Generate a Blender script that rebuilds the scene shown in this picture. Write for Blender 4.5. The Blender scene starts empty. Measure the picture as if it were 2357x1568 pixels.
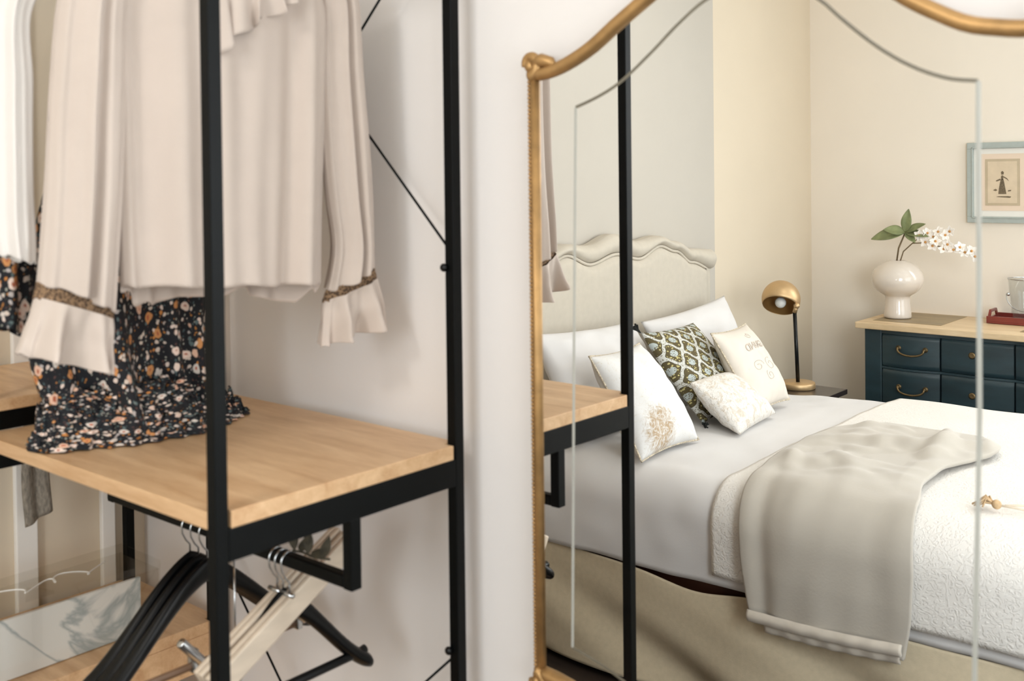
import bpy, bmesh, math, random
from mathutils import Vector, Matrix, noise
random.seed(7)
sc = bpy.context.scene
col = sc.collection
PI = math.pi
ORG = {}

# ------------------------------------------------------------------ materials
def new_mat(name):
    m = bpy.data.materials.new(name); m.use_nodes = True
    nt = m.node_tree
    return m, nt, nt.nodes['Principled BSDF']

def srgb(r, g, b):
    f = lambda c: (c/255/12.92) if c/255 <= .04045 else ((c/255+.055)/1.055)**2.4
    return (f(r), f(g), f(b), 1)

def N(nt, t, **kw):
    n = nt.nodes.new(t)
    for k, v in kw.items():
        if k in n.inputs: n.inputs[k].default_value = v
        else: setattr(n, k, v)
    return n

def L(nt, a, b): nt.links.new(a, b)

def mat(name, rgb, rough=.7, metal=0, var=.0, scale=8, bump=0, bscale=60, coat=0, sheen=0, spec=.5, stretch=None):
    m, nt, p = new_mat(name)
    c = srgb(*rgb)
    p.inputs['Base Color'].default_value = c
    p.inputs['Roughness'].default_value = rough
    p.inputs['Metallic'].default_value = metal
    p.inputs['Coat Weight'].default_value = coat
    p.inputs['Sheen Weight'].default_value = sheen
    p.inputs['Specular IOR Level'].default_value = spec
    tc = N(nt, 'ShaderNodeTexCoord')
    src = tc.outputs['Object']
    if stretch:
        mp = N(nt, 'ShaderNodeMapping'); mp.inputs['Scale'].default_value = stretch
        L(nt, src, mp.inputs['Vector']); src = mp.outputs['Vector']
    if var:
        nz = N(nt, 'ShaderNodeTexNoise', Scale=scale, Detail=4.0)
        L(nt, src, nz.inputs['Vector'])
        rp = N(nt, 'ShaderNodeValToRGB')
        rp.color_ramp.elements[0].position = .3; rp.color_ramp.elements[1].position = .7
        rp.color_ramp.elements[0].color = tuple(max(0, x*(1-var)) for x in c[:3])+(1,)
        rp.color_ramp.elements[1].color = tuple(min(1, x*(1+var)) for x in c[:3])+(1,)
        L(nt, nz.outputs['Fac'], rp.inputs['Fac']); L(nt, rp.outputs['Color'], p.inputs['Base Color'])
    if bump:
        nb = N(nt, 'ShaderNodeTexNoise', Scale=bscale, Detail=3.0)
        L(nt, src, nb.inputs['Vector'])
        bp = N(nt, 'ShaderNodeBump', Strength=bump, Distance=.01)
        L(nt, nb.outputs['Fac'], bp.inputs['Height']); L(nt, bp.outputs['Normal'], p.inputs['Normal'])
    return m

M = {}
M['wall'] = mat('cream_wall_paint', (234, 225, 212), .85, var=.015, scale=3, bump=.02, bscale=90)
M['wall_shaded'] = mat('shaded_wall_paint', (216, 203, 182), .85, var=.015, scale=3)  # left wall's shade put into the colour: darker and warmer than the cream
M['wall_pale'] = mat('pale_wall_paint', (233, 229, 226), .85, var=.015, scale=3, bump=.02, bscale=90)
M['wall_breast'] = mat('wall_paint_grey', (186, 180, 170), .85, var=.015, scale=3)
M['ceil'] = mat('ceiling_paint', (243, 240, 234), .9, var=.01)
M['white'] = mat('white_trim_paint', (240, 238, 233), .5, var=.01)
M['floor'] = mat('dark_floor_wood', (46, 36, 30), .5, var=.3, scale=5, stretch=(.6, 8, 1))
M['black'] = mat('black_metal', (4, 6, 6), .45, var=.15, scale=30, bump=.02, bscale=300, spec=.14)
M['blackgloss'] = mat('black_lacquer', (6, 7, 8), .3, var=.1, spec=.3)
M['chrome'] = mat('chrome', (205, 208, 210), .22, 1, var=.03)
M['palewood'] = mat('pale_wood', (208, 192, 172), .55, var=.08, scale=10, stretch=(6, 1, 6))
M['brownwood'] = mat('brown_wood', (112, 84, 62), .5, var=.15, scale=10)
M['gold'] = mat('antique_gold', (180, 142, 92), .42, .6, var=.2, scale=25, bump=.05, bscale=120)
M['brass'] = mat('brushed_brass', (198, 168, 126), .42, .7, var=.06, scale=20)
M['brassin'] = mat('brass_inside', (176, 136, 82), .5, .5, var=.06, scale=20)
M['cream'] = mat('cream_crepe', (192, 178, 167), .8, var=.02, scale=20, bump=.06, bscale=400, sheen=.2)
M['ivory'] = mat('ivory_cotton', (212, 206, 200), .85, var=.015, scale=20, sheen=.2)
M['white_linen'] = mat('white_linen', (208, 206, 205), .9, var=.012, scale=6, bump=.03, bscale=200, sheen=.1)
M['headboard'] = mat('oatmeal_linen', (190, 182, 168), .9, var=.03, scale=40, bump=.08, bscale=400)
M['skirt'] = mat('greige_linen', (192, 178, 152), .95, var=.05, scale=70, bump=.1, bscale=400)
M['throw'] = mat('greige_velvet', (176, 169, 158), .85, var=.04, scale=5, sheen=.25, bump=.05, bscale=150)
M['throwhem'] = mat('greige_hem', (196, 187, 174), .9, var=.06, scale=30, sheen=.3)
M['walnut'] = mat('reddish_brown_wood', (74, 40, 26), .5, var=.15)
M['espresso'] = mat('espresso_wood', (38, 30, 28), .3, var=.2, scale=8, stretch=(2, 10, 2), coat=.3)
M['darkteal'] = mat('dark_teal_paint', (33, 52, 58), .40, var=.22, scale=6, stretch=(1, 1, 4), bump=.03, bscale=60, spec=.6)
M['agedbrass'] = mat('aged_brass', (128, 108, 76), .42, .8, var=.15, scale=60)
M['ceramic'] = mat('white_glaze', (218, 208, 197), .15, var=.02, scale=5, coat=.5)
M['leaf'] = mat('leaf_green', (124, 132, 90), .5, var=.25, scale=30, bump=.1, bscale=80)
M['stem'] = mat('stem_brown', (112, 94, 66), .6, var=.2, scale=40)
M['petal'] = mat('orchid_white', (240, 234, 226), .6, var=.04, scale=60)
M['orchidheart'] = mat('orchid_ochre', (196, 142, 76), .6, var=.25, scale=90)
M['red'] = mat('oxblood_lacquer', (118, 44, 36), .35, var=.15, scale=12, coat=.3)
M['frame_blue'] = mat('grey_blue_frame', (168, 176, 172), .5, var=.05, scale=40)
M['mat_white'] = mat('mat_board', (232, 229, 222), .9, var=.01)
M['mat_peach'] = mat('peach_mount', (228, 208, 188), .9, var=.02)
M['print'] = mat('aged_paper', (214, 196, 170), .9, var=.06, scale=20)
M['printedge'] = mat('paper_border', (190, 174, 148), .9, var=.05, scale=20)
M['ink'] = mat('etching_ink', (112, 98, 78), .9, var=.3, scale=200)
M['tan_tassel'] = mat('tan_yarn', (186, 158, 122), .95, var=.2, scale=80)
M['cord'] = mat('ecru_cord', (214, 200, 180), .9, var=.05, scale=80)
M['darktassel'] = mat('black_yarn', (34, 36, 34), .95, var=.2, scale=80)
M['trimthread'] = mat('beige_piping', (190, 178, 158), .95, var=.5, scale=180)
M['sprig'] = mat('dried_leaf', (66, 60, 46), .8, var=.4, scale=60)
M['knit'] = mat('grey_knit', (136, 128, 116), .95, var=.35, scale=160, bump=.4, bscale=160, stretch=(1, 1, .4))
M['bulb'] = mat('frosted_bulb', (226, 226, 222), .35, var=.01)
M['letter'] = mat('taupe_ink', (190, 177, 164), .95, var=.15, scale=120)
M['whiteink'] = mat('white_ink', (246, 244, 238), .6, var=.01)

def wood_mat(name, a, b, stretch, rough=.42):
    m, nt, p = new_mat(name)
    tc = N(nt, 'ShaderNodeTexCoord'); mp = N(nt, 'ShaderNodeMapping')
    mp.inputs['Scale'].default_value = stretch
    L(nt, tc.outputs['Object'], mp.inputs['Vector'])
    n1 = N(nt, 'ShaderNodeTexNoise', Scale=3.0, Detail=6.0, Distortion=.6)
    n2 = N(nt, 'ShaderNodeTexNoise', Scale=26.0, Detail=4.0)
    L(nt, mp.outputs['Vector'], n1.inputs['Vector']); L(nt, mp.outputs['Vector'], n2.inputs['Vector'])
    mx = N(nt, 'ShaderNodeMath', operation='ADD'); ml = N(nt, 'ShaderNodeMath', operation='MULTIPLY')
    ml.inputs[1].default_value = .35
    L(nt, n2.outputs['Fac'], ml.inputs[0]); L(nt, n1.outputs['Fac'], mx.inputs[0]); L(nt, ml.outputs[0], mx.inputs[1])
    rp = N(nt, 'ShaderNodeValToRGB')
    rp.color_ramp.elements[0].position = .42; rp.color_ramp.elements[0].color = srgb(*a)
    rp.color_ramp.elements[1].position = .9; rp.color_ramp.elements[1].color = srgb(*b)
    L(nt, mx.outputs[0], rp.inputs['Fac']); L(nt, rp.outputs['Color'], p.inputs['Base Color'])
    p.inputs['Roughness'].default_value = rough
    return m
M['oak'] = wood_mat('oak_board', (190, 148, 106), (224, 188, 146), (1.2, 9, 9))
M['oaktop'] = wood_mat('pale_oak_top', (196, 168, 128), (226, 202, 166), (1.2, 9, 9))
M['oakdark'] = wood_mat('grey_oak_inlay', (120, 106, 80), (164, 142, 104), (1.2, 9, 9))

def mirror_mat(name, rough, tint=(.93, .935, .92)):
    m, nt, p = new_mat(name)
    p.inputs['Base Color'].default_value = tint+(1,)
    p.inputs['Metallic'].default_value = 1
    tc = N(nt, 'ShaderNodeTexCoord')
    nz = N(nt, 'ShaderNodeTexNoise', Scale=9.0, Detail=5.0)
    L(nt, tc.outputs['Object'], nz.inputs['Vector'])
    rp = N(nt, 'ShaderNodeMapRange')
    rp.inputs['From Min'].default_value = .62; rp.inputs['From Max'].default_value = .85
    rp.inputs['To Min'].default_value = rough; rp.inputs['To Max'].default_value = rough+.02
    L(nt, nz.outputs['Fac'], rp.inputs['Value']); L(nt, rp.outputs['Result'], p.inputs['Roughness'])
    return m
M['mirror'] = mirror_mat('mirror_silver', 0.0)
M['groove'] = mat('ground_glass', (112, 106, 92), .35, var=.1, scale=20)
M['groove_pale'] = mat('ground_glass_pale', (176, 177, 170), .3, var=.08, scale=6)

def glass_mat(name, tint, rough=0.0, ior=1.45):
    m, nt, p = new_mat(name)
    nt.nodes.remove(p)
    out = nt.nodes['Material Output']
    tr = N(nt, 'ShaderNodeBsdfTransparent'); tr.inputs['Color'].default_value = tint+(1,)
    gl = N(nt, 'ShaderNodeBsdfGlossy'); gl.inputs['Roughness'].default_value = rough
    fr = N(nt, 'ShaderNodeFresnel'); fr.inputs['IOR'].default_value = ior
    tc = N(nt, 'ShaderNodeTexCoord'); nz = N(nt, 'ShaderNodeTexNoise', Scale=6.0)
    L(nt, tc.outputs['Object'], nz.inputs['Vector'])
    bp = N(nt, 'ShaderNodeBump', Strength=.01, Distance=.01)
    L(nt, nz.outputs['Fac'], bp.inputs['Height']); L(nt, bp.outputs['Normal'], gl.inputs['Normal'])
    mx = N(nt, 'ShaderNodeMixShader')
    ge = N(nt, 'ShaderNodeNewGeometry'); inv = N(nt, 'ShaderNodeMath', operation='SUBTRACT'); inv.inputs[0].default_value = 1
    L(nt, ge.outputs['Backfacing'], inv.inputs[1])
    mu = N(nt, 'ShaderNodeMath', operation='MULTIPLY'); L(nt, fr.outputs['Fac'], mu.inputs[0]); L(nt, inv.outputs[0], mu.inputs[1])
    L(nt, mu.outputs[0], mx.inputs['Fac']); L(nt, tr.outputs['BSDF'], mx.inputs[1]); L(nt, gl.outputs['BSDF'], mx.inputs[2])
    L(nt, mx.outputs['Shader'], out.inputs['Surface'])
    return m
M['glass'] = glass_mat('clear_glass', (.97, .98, .98))
M['acrylic'] = glass_mat('clear_acrylic', (.97, .965, .945), .02, 1.49)

def marble_mat():
    m, nt, p = new_mat('white_marble')
    tc = N(nt, 'ShaderNodeTexCoord'); mp = N(nt, 'ShaderNodeMapping')
    mp.inputs['Rotation'].default_value = (.5, .2, .3)
    L(nt, tc.outputs['Object'], mp.inputs['Vector'])
    nz = N(nt, 'ShaderNodeTexNoise', Scale=3.2, Detail=6.0, Distortion=1.0)
    L(nt, mp.outputs['Vector'], nz.inputs['Vector'])
    s = N(nt, 'ShaderNodeMath', operation='SUBTRACT'); s.inputs[1].default_value = .5
    a = N(nt, 'ShaderNodeMath', operation='ABSOLUTE')
    L(nt, nz.outputs['Fac'], s.inputs[0]); L(nt, s.outputs[0], a.inputs[0])
    rp = N(nt, 'ShaderNodeValToRGB')
    rp.color_ramp.elements[0].position = 0; rp.color_ramp.elements[0].color = srgb(172, 182, 186)
    rp.color_ramp.elements[1].position = .022; rp.color_ramp.elements[1].color = srgb(240, 240, 240)
    L(nt, a.outputs[0], rp.inputs['Fac']); L(nt, rp.outputs['Color'], p.inputs['Base Color'])
    p.inputs['Roughness'].default_value = .3
    return m
M['marble'] = marble_mat()

def floral_mat(name, sc_):
    m, nt, p = new_mat(name)
    tc = N(nt, 'ShaderNodeTexCoord')
    mp = N(nt, 'ShaderNodeMapping'); mp.inputs['Scale'].default_value = sc_
    L(nt, tc.outputs['Object'], mp.inputs['Vector'])
    wob = N(nt, 'ShaderNodeTexNoise', Scale=60.0, Detail=2.0)
    L(nt, mp.outputs['Vector'], wob.inputs['Vector'])
    mixv = N(nt, 'ShaderNodeMix', data_type='VECTOR'); mixv.inputs['Factor'].default_value = .012
    L(nt, mp.outputs['Vector'], mixv.inputs[4]); L(nt, wob.outputs['Color'], mixv.inputs[5])
    vec = mixv.outputs[1]
    cur = None
    def layer(scale, thr, ramp, prev, soft=.04, pick='Color'):
        v = N(nt, 'ShaderNodeTexVoronoi', Scale=scale, feature='F1')
        L(nt, vec, v.inputs['Vector'])
        sep = N(nt, 'ShaderNodeSeparateColor'); L(nt, v.outputs['Color'], sep.inputs['Color'])
        rp = N(nt, 'ShaderNodeValToRGB'); rp.color_ramp.interpolation = 'CONSTANT'
        els = rp.color_ramp.elements
        while len(els) < len(ramp): els.new(.5)
        for e, (pos, c) in zip(els, ramp): e.position = pos; e.color = srgb(*c)
        L(nt, sep.outputs['Red'], rp.inputs['Fac'])
        mr = N(nt, 'ShaderNodeMapRange'); mr.inputs['From Min'].default_value = thr; mr.inputs['From Max'].default_value = thr-soft
        L(nt, v.outputs['Distance'], mr.inputs['Value'])
        gate = N(nt, 'ShaderNodeMath', operation='GREATER_THAN'); gate.inputs[1].default_value = .18
        L(nt, sep.outputs['Green'], gate.inputs[0])
        mu = N(nt, 'ShaderNodeMath', operation='MULTIPLY'); L(nt, mr.outputs['Result'], mu.inputs[0]); L(nt, gate.outputs[0], mu.inputs[1])
        mx = N(nt, 'ShaderNodeMix', data_type='RGBA')
        L(nt, mu.outputs[0], mx.inputs['Factor'])
        if prev is None: mx.inputs[6].default_value = srgb(15, 16, 22)
        else: L(nt, prev, mx.inputs[6])
        L(nt, rp.outputs['Color'], mx.inputs[7])
        return mx.outputs[2], v
    cur, _ = layer(160, .34, [(0, (64, 82, 84)), (.3, (150, 150, 138)), (.55, (168, 112, 52)), (.75, (92, 62, 54))], None, .1)
    cur, _ = layer(92, .36, [(0, (206, 190, 176)), (.3, (176, 168, 164)), (.5, (190, 124, 60)), (.62, (88, 104, 104)), (.8, (214, 196, 184))], cur, .08)
    cur, v = layer(42, .34, [(0, (226, 204, 190)), (.35, (214, 174, 150)), (.6, (206, 196, 186)), (.82, (198, 138, 84))], cur, .06)
    mr = N(nt, 'ShaderNodeMapRange'); mr.inputs['From Min'].default_value = .16; mr.inputs['From Max'].default_value = .10
    L(nt, v.outputs['Distance'], mr.inputs['Value'])
    mx = N(nt, 'ShaderNodeMix', data_type='RGBA'); L(nt, mr.outputs['Result'], mx.inputs['Factor']); L(nt, cur, mx.inputs[6])
    mx.inputs[7].default_value = srgb(170, 92, 62)
    sepg = N(nt, 'ShaderNodeSeparateColor'); L(nt, v.outputs['Color'], sepg.inputs['Color'])
    g2 = N(nt, 'ShaderNodeMath', operation='GREATER_THAN'); g2.inputs[1].default_value = .18; L(nt, sepg.outputs['Green'], g2.inputs[0])
    mu2 = N(nt, 'ShaderNodeMath', operation='MULTIPLY'); L(nt, mr.outputs['Result'], mu2.inputs[0]); L(nt, g2.outputs[0], mu2.inputs[1]); L(nt, mu2.outputs[0], mx.inputs['Factor'])
    L(nt, mx.outputs[2], p.inputs['Base Color'])
    p.inputs['Roughness'].default_value = .85
    return m
M['floral'] = floral_mat('dark_floral_cotton', (1, 1, .8))
M['floral_gathered'] = floral_mat('gathered_floral_cotton', (.8, .8, 2.0))

def ogee_mat():
    m, nt, p = new_mat('olive_ogee_print')
    tc = N(nt, 'ShaderNodeTexCoord'); sp = N(nt, 'ShaderNodeSeparateXYZ')
    L(nt, tc.outputs['UV'], sp.inputs['Vector'])
    def m2(op, a, b=None, c=None):
        n = N(nt, 'ShaderNodeMath', operation=op)
        for i, x in enumerate((a, b, c)):
            if x is None: continue
            if isinstance(x, (int, float)): n.inputs[i].default_value = x
            else: L(nt, x, n.inputs[i])
        return n.outputs[0]
    U, V = sp.outputs['X'], sp.outputs['Y']
    u = m2('MULTIPLY', U, 4.0); v = m2('MULTIPLY', V, 3.6)
    v2 = m2('ADD', v, 0)
    cu = m2('COSINE', m2('MULTIPLY', u, 2*PI)); cv = m2('COSINE', m2('MULTIPLY', v2, 2*PI))
    cv3 = m2('COSINE', m2('MULTIPLY', v2, 6*PI))
    g = m2('ADD', cu, m2('ADD', cv, m2('MULTIPLY', cv3, .16)))
    ag = m2('ABSOLUTE', g)
    band = m2('LESS_THAN', ag, .42)
    inner = m2('LESS_THAN', ag, .10)
    rim = m2('MULTIPLY', m2('GREATER_THAN', ag, .42), m2('LESS_THAN', ag, .54))
    heart = m2('GREATER_THAN', ag, 1.55)
    vo = N(nt, 'ShaderNodeTexVoronoi', Scale=42.0); L(nt, tc.outputs['UV'], vo.inputs['Vector'])
    dots = m2('MULTIPLY', m2('LESS_THAN', vo.outputs['Distance'], .34), m2('GREATER_THAN', ag, .6))
    vo2 = N(nt, 'ShaderNodeTexVoronoi', Scale=70.0); L(nt, tc.outputs['UV'], vo2.inputs['Vector'])
    seeds = m2('LESS_THAN', vo2.outputs['Distance'], .33)
    def mix(fac, a, b):
        mx = N(nt, 'ShaderNodeMix', data_type='RGBA'); L(nt, fac, mx.inputs['Factor'])
        if isinstance(a, tuple): mx.inputs[6].default_value = a
        else: L(nt, a, mx.inputs[6])
        if isinstance(b, tuple): mx.inputs[7].default_value = b
        else: L(nt, b, mx.inputs[7])
        return mx.outputs[2]
    c = mix(dots, srgb(84, 74, 46), srgb(184, 174, 118))
    c = mix(heart, c, srgb(172, 180, 178))
    hs = m2('MULTIPLY', heart, seeds)
    c = mix(hs, c, srgb(96, 88, 62))
    c = mix(rim, c, srgb(58, 50, 32))
    c = mix(band, c, srgb(196, 196, 190))
    bs = m2('MULTIPLY', band, seeds)
    c = mix(bs, c, srgb(128, 122, 104))
    L(nt, c, p.inputs['Base Color']); p.inputs['Roughness'].default_value = .9
    return m
M['ogee'] = ogee_mat()

def emboss_mat(name, rgb, scale, strength, stain=None):
    m, nt, p = new_mat(name)
    tc = N(nt, 'ShaderNodeTexCoord')
    nz = N(nt, 'ShaderNodeTexNoise', Scale=scale, Detail=2.0, Distortion=2.5)
    L(nt, tc.outputs['Object'], nz.inputs['Vector'])
    rp = N(nt, 'ShaderNodeValToRGB'); rp.color_ramp.elements[0].position = .45; rp.color_ramp.elements[1].position = .55
    L(nt, nz.outputs['Fac'], rp.inputs['Fac'])
    bp = N(nt, 'ShaderNodeBump', Strength=strength, Distance=.006)
    L(nt, rp.outputs['Color'], bp.inputs['Height']); L(nt, bp.outputs['Normal'], p.inputs['Normal'])
    p.inputs['Roughness'].default_value = .85
    c = srgb(*rgb)
    if stain:
        n2 = N(nt, 'ShaderNodeTexNoise', Scale=stain[1], Detail=5.0, Distortion=2.0); L(nt, tc.outputs['Object'], n2.inputs['Vector'])
        r2 = N(nt, 'ShaderNodeValToRGB')
        r2.color_ramp.elements[0].position = stain[2]; r2.color_ramp.elements[0].color = c
        r2.color_ramp.elements[1].position = stain[2]+.12; r2.color_ramp.elements[1].color = srgb(*stain[0])
        L(nt, n2.outputs['Fac'], r2.inputs['Fac']); L(nt, r2.outputs['Color'], p.inputs['Base Color'])
    else: p.inputs['Base Color'].default_value = c
    return m
M['matelasse'] = emboss_mat('cream_matelasse', (220, 216, 210), 48, .34)
M['brocade'] = emboss_mat('ivory_brocade', (222, 218, 212), 40, .5, ((208, 198, 184), 24, .5))
M['parismat'] = emboss_mat('natural_cotton', (212, 204, 193), 200, .05, ((198, 186, 170), 30, .66))
def toile_mat():
    m, nt, p = new_mat('toile_print_linen')
    tc = N(nt, 'ShaderNodeTexCoord'); sp = N(nt, 'ShaderNodeSeparateXYZ'); L(nt, tc.outputs['UV'], sp.inputs['Vector'])
    nz = N(nt, 'ShaderNodeTexNoise', Scale=16.0, Detail=6.0, Distortion=2.2); L(nt, tc.outputs['UV'], nz.inputs['Vector'])
    mp = N(nt, 'ShaderNodeVectorMath', operation='DISTANCE'); mp.inputs[1].default_value = (.3, .16, 0)
    L(nt, tc.outputs['UV'], mp.inputs[0])
    mr = N(nt, 'ShaderNodeMapRange'); mr.inputs['From Min'].default_value = .42; mr.inputs['From Max'].default_value = .12
    L(nt, mp.outputs['Value'], mr.inputs['Value'])
    mu = N(nt, 'ShaderNodeMath', operation='MULTIPLY'); L(nt, nz.outputs['Fac'], mu.inputs[0]); L(nt, mr.outputs['Result'], mu.inputs[1])
    rp = N(nt, 'ShaderNodeValToRGB'); rp.color_ramp.elements[0].position = .3; rp.color_ramp.elements[0].color = srgb(216, 215, 213)
    rp.color_ramp.elements[1].position = .55; rp.color_ramp.elements[1].color = srgb(172, 150, 122)
    L(nt, mu.outputs[0], rp.inputs['Fac'])
    n2 = N(nt, 'ShaderNodeTexNoise', Scale=7.0, Detail=3.0, Distortion=3.0); L(nt, tc.outputs['UV'], n2.inputs['Vector'])
    s = N(nt, 'ShaderNodeMath', operation='SUBTRACT'); s.inputs[1].default_value = .5; L(nt, n2.outputs['Fac'], s.inputs[0])
    a = N(nt, 'ShaderNodeMath', operation='ABSOLUTE'); L(nt, s.outputs[0], a.inputs[0])
    lt = N(nt, 'ShaderNodeMath', operation='LESS_THAN'); lt.inputs[1].default_value = .006; L(nt, a.outputs[0], lt.inputs[0])
    mx = N(nt, 'ShaderNodeMix', data_type='RGBA'); L(nt, lt.outputs[0], mx.inputs['Factor']); L(nt, rp.outputs['Color'], mx.inputs[6]); mx.inputs[7].default_value = srgb(206, 200, 190)
    L(nt, mx.outputs[2], p.inputs['Base Color']); p.inputs['Roughness'].default_value = .9
    return m
M['toile'] = toile_mat()
def trim_mat():
    m, nt, p = new_mat('embroidered_trim')
    tc = N(nt, 'ShaderNodeTexCoord')
    v = N(nt, 'ShaderNodeTexVoronoi', Scale=260.0); L(nt, tc.outputs['Object'], v.inputs['Vector'])
    rp = N(nt, 'ShaderNodeValToRGB'); rp.color_ramp.interpolation = 'CONSTANT'
    rp.color_ramp.elements[0].color = srgb(64, 46, 32); rp.color_ramp.elements[1].position = .46; rp.color_ramp.elements[1].color = srgb(134, 106, 78)
    L(nt, v.outputs['Distance'], rp.inputs['Fac']); L(nt, rp.outputs['Color'], p.inputs['Base Color'])
    bp = N(nt, 'ShaderNodeBump', Strength=.6, Distance=.004); L(nt, v.outputs['Distance'], bp.inputs['Height']); L(nt, bp.outputs['Normal'], p.inputs['Normal'])
    p.inputs['Roughness'].default_value = .8
    return m
M['trim'] = trim_mat()

# ------------------------------------------------------------------ mesh helpers
class MB:
    def __init__(s): s.v = []; s.f = []; s.uv = None
    def add(s, vs, fs):
        o = len(s.v); s.v += [tuple(p) for p in vs]; s.f += [tuple(i+o for i in f) for f in fs]; return s
    def box(s, lo, hi):
        x0, y0, z0 = lo; x1, y1, z1 = hi
        return s.add([(x0,y0,z0),(x1,y0,z0),(x1,y1,z0),(x0,y1,z0),(x0,y0,z1),(x1,y0,z1),(x1,y1,z1),(x0,y1,z1)],
                     [(0,3,2,1),(4,5,6,7),(0,1,5,4),(1,2,6,5),(2,3,7,6),(3,0,4,7)])
    def tube(s, pts, r, n=10, cap=True):
        pts = [Vector(p) for p in pts]; R = r if isinstance(r, (list, tuple)) else [r]*len(pts)
        rings = []; up = None
        for i, p in enumerate(pts):
            t = (pts[min(i+1, len(pts)-1)]-pts[max(i-1, 0)]).normalized()
            if up is None: up = Vector((0,0,1)) if abs(t.z) < .9 else Vector((1,0,0))
            a = (up-t*up.dot(t)).normalized(); up = a; b = t.cross(a)
            rings.append([p+(a*math.cos(2*PI*k/n)+b*math.sin(2*PI*k/n))*R[i] for k in range(n)])
        vs = [q for rg in rings for q in rg]; fs = []
        for i in range(len(pts)-1):
            for k in range(n): fs.append((i*n+k, i*n+(k+1)%n, (i+1)*n+(k+1)%n, (i+1)*n+k))
        if cap: fs.append(tuple(range(n-1, -1, -1))); fs.append(tuple((len(pts)-1)*n+k for k in range(n)))
        return s.add(vs, fs)
    def lathe(s, prof, c, n=40, axis=None):
        vs = []; fs = []
        A = Matrix.Identity(3) if axis is None else Vector((0,0,1)).rotation_difference(Vector(axis)).to_matrix()
        for r, z in prof:
            for k in range(n):
                q = A @ Vector((r*math.cos(2*PI*k/n), r*math.sin(2*PI*k/n), z)); vs.append(Vector(c)+q)
        for i in range(len(prof)-1):
            for k in range(n): fs.append((i*n+k, i*n+(k+1)%n, (i+1)*n+(k+1)%n, (i+1)*n+k))
        if prof[0][0] > 1e-5: fs.append(tuple(range(n-1, -1, -1)))
        if prof[-1][0] > 1e-5: fs.append(tuple((len(prof)-1)*n+k for k in range(n)))
        return s.add(vs, fs)
    def lathe_open(s, prof, c, n=40, axis=None):
        o = len(s.f); s.lathe(prof, c, n, axis)
        s.f = s.f[:o]+[f for f in s.f[o:] if len(f) == 4]; return s
    def ball(s, c, r, n=12, sq=(1,1,1)):
        prof = [(r*math.sin(PI*i/n)+1e-6, -r*math.cos(PI*i/n)) for i in range(n+1)]
        o = len(s.v); s.lathe(prof, (0,0,0), n*2)
        for i in range(o, len(s.v)):
            p = s.v[i]; s.v[i] = (p[0]*sq[0]+c[0], p[1]*sq[1]+c[1], p[2]*sq[2]+c[2])
        return s
    def grid(s, fn, nu, nv, closed=False, uv=False):
        vs = [fn(i/(nu if closed else nu-1), j/(nv-1)) for j in range(nv) for i in range(nu)]
        fs = []
        for j in range(nv-1):
            for i in range(nu if closed else nu-1):
                fs.append((j*nu+i, j*nu+(i+1)%nu, (j+1)*nu+(i+1)%nu, (j+1)*nu+i))
        return s.add(vs, fs)
    def prism(s, outline, fn0, fn1):
        n = len(outline)
        return s.add([fn0(p) for p in outline]+[fn1(p) for p in outline],
                     [tuple(range(n-1,-1,-1)), tuple(range(n, 2*n))]+[(i, (i+1)%n, n+(i+1)%n, n+i) for i in range(n)])

def tag(o, label=None, cat=None, group=None, kind=None):
    if label: o['label'] = label
    if cat: o['category'] = cat
    if group: o['group'] = group
    if kind: o['kind'] = kind
    return o

def empty(name, loc, label=None, cat=None, group=None):
    o = bpy.data.objects.new(name, None); col.objects.link(o); o.location = loc
    o.empty_display_size = .05
    ORG[o.name] = Vector(loc); o['_d'] = 0
    del o['_d']
    return tag(o, label, cat, group)

def mk(name, mb, m, parent=None, smooth=True, base=None, bevel=0, solid=0, subsurf=0, uv=None, recalc=True, solid_off=0):
    if parent is not None: org = ORG[parent.name]
    elif base is not None: org = Vector(base)
    else:
        xs, ys, zs = zip(*mb.v); org = Vector(((min(xs)+max(xs))/2, (min(ys)+max(ys))/2, min(zs)))
    me = bpy.data.meshes.new(name)
    me.from_pydata([tuple(Vector(p)-org) for p in mb.v], [], mb.f)
    if recalc:
        b = bmesh.new(); b.from_mesh(me); bmesh.ops.recalc_face_normals(b, faces=b.faces[:]); b.to_mesh(me); b.free()
    if uv:
        ul = me.uv_layers.new(name='UVMap')
        for lp in me.loops: ul.data[lp.index].uv = uv[lp.vertex_index]
    me.materials.append(m)
    o = bpy.data.objects.new(name, me); col.objects.link(o)
    if parent is not None: o.parent = parent
    else: o.location = org
    ORG[o.name] = org
    if smooth:
        for p in me.polygons: p.use_smooth = True
    if bevel:
        md = o.modifiers.new('bevel', 'BEVEL'); md.width = bevel; md.segments = 2; md.limit_method = 'ANGLE'; md.angle_limit = .7
    if solid:
        md = o.modifiers.new('solid', 'SOLIDIFY'); md.thickness = solid; md.offset = solid_off
    if subsurf:
        md = o.modifiers.new('sub', 'SUBSURF'); md.levels = subsurf; md.render_levels = subsurf
    return o

def struct(name, mb, m, **kw):
    return tag(mk(name, mb, m, smooth=False, **kw), kind='structure')

def copy_tree(o, parent=None):
    c = o.copy(); col.objects.link(c)
    if parent is not None: c.parent = parent
    for ch in list(o.children): copy_tree(ch, c)
    return c

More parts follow.
